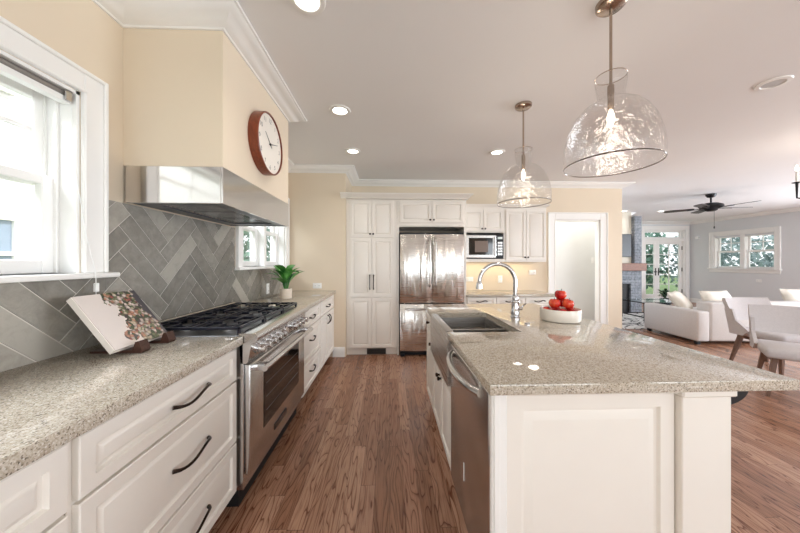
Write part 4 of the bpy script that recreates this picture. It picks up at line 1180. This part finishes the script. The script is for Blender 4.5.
# ------------------------------------------------------------------ living room
# fireplace
t = thing('fireplace', (5.7, 7.1, 0), 'grey stone fireplace with a wooden mantel beam, past the end of the kitchen wall', 'fireplace')
part(MB().box(6.301, 6.49, 7.10, 7.40, .001, 2.485, .004), 'stone_column', 'stone', t)
mb = MB(); mb.box(5.0, 5.30, 7.10, 7.199, .001, 1.07); mb.box(6.20, 6.30, 7.10, 7.199, .001, 1.07); mb.box(5.30, 6.20, 7.10, 7.199, .74, 1.07)
part(mb, 'stone_surround', 'stone', t)
part(MB().box(5.302, 6.198, 7.16, 7.199, .002, .738), 'firebox', 'dark', t)
part(MB().box(4.9, 6.52, 6.98, 7.099, 1.075, 1.265, .008), 'mantel', 'mantelwood', t)
t = thing('television', (5.7, 7.15, 1.42), 'flat black television on the chimney wall above the mantel', 'television')
part(MB().box(5.17, 6.262, 7.15, 7.199, 1.43, 2.02, .006), 'casing', 'black', t)
part(MB().box(5.185, 6.247, 7.146, 7.1495, 1.445, 2.005), 'screen', 'screen', t)
# rug
solo(MB().box(4.2, 6.6, 5.35, 6.95, .001, .012, .004), 'rug', 'rug', 'white rug with black branch pattern in front of the fireplace', 'rug')
# glass table
t = thing('coffee_table', (5.95, 6.2, .0125), 'small glass table with thin black metal frame on the patterned rug', 'table')
mb = MB(); x0, x1, y0, y1 = 5.50, 6.45, 5.95, 6.55; zb, ztp = .013, .42; r_ = .011
for x in (x0, x1):
    for y in (y0, y1): mb.box(x-r_, x+r_, y-r_, y+r_, zb, ztp)
for zz in (.10, ztp-.011):
    for y in (y0, y1): mb.box(x0+r_, x1-r_, y-r_, y+r_, zz-r_, zz+r_)
    for x in (x0, x1): mb.box(x-r_, x+r_, y0+r_, y1-r_, zz-r_, zz+r_)
part(mb, 'frame', 'black', t)
part(MB().box(x0-.011, x1+.011, y0-.011, y1+.011, .4205, .430, .002), 'glass_top', 'tableglass', t)
# potted plant by the french door
px, py = 8.32, 8.30
t = thing('potted_plant', (px, py, .0005), 'dark leafy plant in a black pot on the floor before the French door', 'plant')
part(MB().lathe([(.09, 0), (.12, .02), (.13, .20), (.12, .20), (.115, .17)], (px, py, .0005), 20, True, False), 'pot', 'black', t)
part(MB().lathe([(.116, 0), (.114, .004)], (px, py, .16), 16, True, True), 'soil', 'soil', t)
mb = MB(); rr = random.Random(2)
for i in range(60):
    az = rr.uniform(0, 6.28); q = rr.uniform(0, .10); z = rr.uniform(.22, .42)
    leaf(mb, (px+q*cos(az), py+q*sin(az), z), az, rr.uniform(-.2, .9), rr.uniform(.10, .2), .07, .8, n=4)
for i in range(6): mb.tube([(px, py, .16), (px+.05*cos(i), py+.05*sin(i), .42)], .005, 5)
part(mb, 'foliage', 'leafdark', t, ang=80)

def soft(bm_mb, size, bev, seg=3): pass
# sofa: faces the fireplace, its back to the kitchen
SR = -.05
t = thing('sofa', (4.81, 4.28, 0), 'white fabric sofa beyond the island, its low arm and back turned to the kitchen', 'sofa', None, SR)
part(MB().box(0, .20, 0, 1.0, .05, .525, .03, 0, 3), 'arm', 'sofa', t, True)
part(MB().box(2.6, 2.80, 0, 1.0, .05, .525, .03, 0, 3), 'arm', 'sofa', t, True)
part(MB().box(.202, 2.598, .0, .24, .05, .665, .04, 0, 3), 'backrest', 'sofa', t, True)
part(MB().box(.202, 2.598, .242, .97, .05, .28, .02), 'base', 'sofa', t, True)
for b0, b1 in ((.206, 1.398), (1.402, 2.594)):
    part(MB().box(b0, b1, .244, .99, .281, .45, .05, 0, 3), 'seat_cushion', 'sofa', t, True)
for (x, y) in ((.05, .05), (2.75, .05), (.05, .93), (2.75, .93)):
    part(MB().box(x-.025, x+.025, y-.025, y+.025, .001, .05), 'foot', 'black', t, True)
def pillow(loc, rot, w, h, label, mat='pillow'):
    mb = MB(); N = 10; rings = []
    top = []
    def pt(u, v, s_):
        ru = 1-abs(u)**3; rv = 1-abs(v)**3
        k = 1-.05*(ru < .2 and rv < .2)
        return (u*w/2*(1-.06*(1-abs(v))*abs(u)**4), s_*.085*(max(0, ru*rv))**.55, v*h/2*(1-.06*(1-abs(u))*abs(v)**4))
    for s_ in (-1, 1):
        G = [[mb.bm.verts.new(pt(-1+2*i/N, -1+2*j/N, s_)) for i in range(N+1)] for j in range(N+1)]
        for j in range(N):
            for i in range(N): mb.face([G[j][i], G[j][i+1], G[j+1][i+1], G[j+1][i]])
    bmesh.ops.remove_doubles(mb.bm, verts=mb.bm.verts[:], dist=.0005)
    o = bpy.data.objects.new('throw_pillow', finish(mb, 'throw_pillow', mat, True, 80)); COL.objects.link(o)
    o.location = loc; o.rotation_euler = rot; o['label'] = label; o['category'] = 'pillow'; o['group'] = 'cream throw pillows on the sofa'
pillow((5.22, 4.93, .60), (radians(-38), 0, .55), .52, .40, 'cream square throw pillow leaning in the sofa corner behind its arm')
pillow((5.72, 4.76, .63), (radians(-25), 0, .05), .56, .36, 'cream throw pillow lying along the sofa back, right of the other')
pillow((7.14, 4.70, .64), (radians(-22), 0, -.1), .50, .40, 'cream throw pillow farthest right, at the picture edge above the dining chair')

# ceiling fan
fxx, fyy = 6.10, 5.19
t = thing('ceiling_fan', (fxx, fyy, CZ), 'dark bronze five-blade ceiling fan in the living room', 'fan')
part(MB().lathe([(.015, -.075), (.05, -.065), (.075, -.03), (.078, -.001)], (fxx, fyy, CZ), 24, True, True), 'canopy', 'black', t)
part(MB().cyl((fxx, fyy, CZ-.07), (fxx, fyy, CZ-.17), .014, 10), 'downrod', 'black', t)
part(MB().lathe([(.02, 0), (.10, -.012), (.165, -.045), (.175, -.075), (.15, -.105), (.10, -.12), (.085, -.15), (.05, -.165), (.01, -.168)], (fxx, fyy, CZ-.165), 32, True, True), 'motor_housing', 'black', t, ang=50)
bl = MB()
for k in range(5):
    a = radians(-10+72*k); d = Vector((cos(a), sin(a), 0)); s_ = Vector((-sin(a), cos(a), 0)); z0 = CZ-.272
    def P(r, w, z=0): return tuple(Vector((fxx, fyy, z0+z)) + d*r + s_*w + Vector((0, 0, w*.16)))
    outl = [(.22, -.045), (.27, -.055), (.56, -.068), (.63, -.062), (.655, -.035), (.66, 0), (.655, .035), (.63, .062), (.56, .068), (.27, .055), (.22, .045)]
    mb = MB(); mb.quad_rings([[P(r, w, 0) for r, w in outl], [P(r, w, .008) for r, w in outl]])
    b = part(mb, 'blade', wood_blade if k else (globals().setdefault('wood_blade', wood('dark_blade_wood', lin(46, 40, 42), lin(66, 58, 58), .35))), t)
    mb = MB(); mb.quad_rings([[P(r, w, -.009) for r, w in ((.12, -.02), (.22, -.015), (.32, -.035), (.32, .035), (.22, .015), (.12, .02))], [P(r, w, -.001) for r, w in ((.12, -.02), (.22, -.015), (.32, -.035), (.32, .035), (.22, .015), (.12, .02))]])
    part(mb, 'blade_arm', 'black', b)
part(MB().cyl((fxx+.03, fyy-.03, CZ-.33), (fxx+.03, fyy-.03, CZ-.62), .0025, 6).lathe([(.004, .05), (.010, .03), (.010, .005), (.004, 0)], (fxx+.03, fyy-.03, CZ-.66), 10, True, True), 'pull_chain', 'black', t)
# small sensor by the french door
solo(MB().box(9.74, 9.69, 8.60, 8.70, 2.02, 2.10, .01), 'motion_sensor', 'plastic_w', 'small white sensor box on the grey wall right of the French door', 'sensor')
outlet('wall_outlet', '-X', XR, 7.17, .80, 'small white outlet on the grey wall below the living room window', 'outlet', 'white wall outlets', True)

# dining set
def chair(loc, rz, label):
    t = thing('dining_chair', loc, label, 'chair', 'light grey upholstered dining chairs', rz)
    # local: faces +x, seat centre at origin
    def slabq(x0, x1, y0, y1, z0, z1, b): return MB().box(x0, x1, y0, y1, z0, z1, b, 0, 3)
    part(slabq(-.25, .27, -.26, .26, .375, .47, .035), 'seat', 'chair', t, True, ang=60)
    mb = MB(); N = 12; rings = []
    for zz, th, lean_ in ((.555, .020, 0), (.565, .045, .004), (.68, .05, .05), (.80, .045, .10), (.825, .03, .108), (.83, .01, .11)):
        ring = []
        for i in range(N+1):
            q = -1+2*i/N; ring.append((-.235-lean_+.055*q*q-.0, q*.285, zz))
        for i in range(N, -1, -1):
            q = -1+2*i/N; ring.append((-.235-lean_+.055*q*q-th, q*.285*(1 if th > .02 else .99), zz))
        rings.append(ring)
    mb.quad_rings(rings); part(mb, 'backrest', 'chair', t, True, ang=50)
    for s_ in (-1, 1):
        mb = MB(); yy = s_*.268; w = .028
        poly = [(-.275, .565), (-.175, .565), (-.105, .44), (-.19, .40), (-.245, .40)]
        poly2 = [(-.300, .70), (-.215, .70), (-.175, .56), (-.04, .45), (-.10, .385), (-.24, .385)]
        mb.prism(poly2, 'y', yy-w/2, yy+w/2); part(mb, 'side_support', 'chair', t, True)
    mb = MB(); mb.box(-.22, .22, -.21, -.17, .335, .374, .004); mb.box(-.22, .22, .17, .21, .335, .374, .004); mb.box(-.02, .02, -.17, .17, .335, .374, .004)
    part(mb, 'seat_frame', 'legwood', t, True)
    for sx_, sy_ in ((1, 1), (1, -1), (-1, 1), (-1, -1)):
        p0 = Vector((sx_*.19, sy_*.19, .37)); p1 = Vector((.225 if sx_ > 0 else -.27, sy_*.235, .001))
        d = (p1-p0); R = []
        for q, hw in ((0, .024), (.3, .022), (1, .013)):
            c = p0+d*q; R.append([tuple(c+Vector((a*hw, b*hw*.8, 0))) for a, b in ((-1, -1), (1, -1), (1, 1), (-1, 1))])
        part(MB().quad_rings(R), 'leg', 'legwood', t, True)
    return t
c1 = chair((4.66, 3.27, 0), radians(-92), 'light grey dining chair nearer the sofa, its backrest in side view')
dup(c1, (3.99, 2.62, 0), radians(-135), 'light grey dining chair nearest the island, cut by the right picture edge')
# chandelier
chx, chy = 4.733, 2.452
t = thing('chandelier', (chx, chy, CZ), 'black iron chandelier with white candle bulbs at the right picture edge', 'chandelier')
part(MB().lathe([(.01, -.03), (.06, -.02), (.065, -.001)], (chx, chy, CZ), 20, True, True), 'canopy', 'black', t)
part(MB().cyl((chx, chy, CZ-.028), (chx, chy, 1.965), .010, 8), 'rod', 'black', t)
part(MB().lathe([(.004, -.03), (.03, 0), (.035, .03), (.012, .06)], (chx, chy, 1.965), 16, True, True), 'hub', 'black', t)
ang0 = math.atan2(2.93-chy, 4.417-chx)
chr_ = .573
for k in range(6):
    a = ang0+k*pi/3; d = Vector((cos(a), sin(a), 0)); c = Vector((chx, chy, 0))
    am = part(MB().tube([c+d*.03+Vector((0, 0, 1.990)), c+d*.20+Vector((0, 0, 1.905)), c+d*.42+Vector((0, 0, 1.925)), c+d*chr_+Vector((0, 0, 1.995)), c+d*chr_+Vector((0, 0, 2.150))], [.008]*4+[.012], 8), 'arm', 'black', t)
    e = c+d*chr_
    part(MB().lathe([(.012, 0), (.034, .008), (.036, .014), (.012, .016)], (e.x, e.y, 2.150), 14, True, True), 'drip_pan', 'black', am)
    part(MB().cyl((e.x, e.y, 2.166), (e.x, e.y, 2.285), .011, 10), 'candle', 'plastic_w', am)
    part(MB().lathe([(.008, 0), (.015, .02), (.014, .035), (.001, .07)], (e.x, e.y, 2.286), 10, True, True), 'bulb', 'bulb', am)
l = bpy.data.lights.new('chandelier_light', 'POINT'); l.energy = 14; l.color = (1, .85, .68); l.shadow_soft_size = .3
o = bpy.data.objects.new('chandelier_light', l); COL.objects.link(o); o.location = (chx, chy, 2.25)
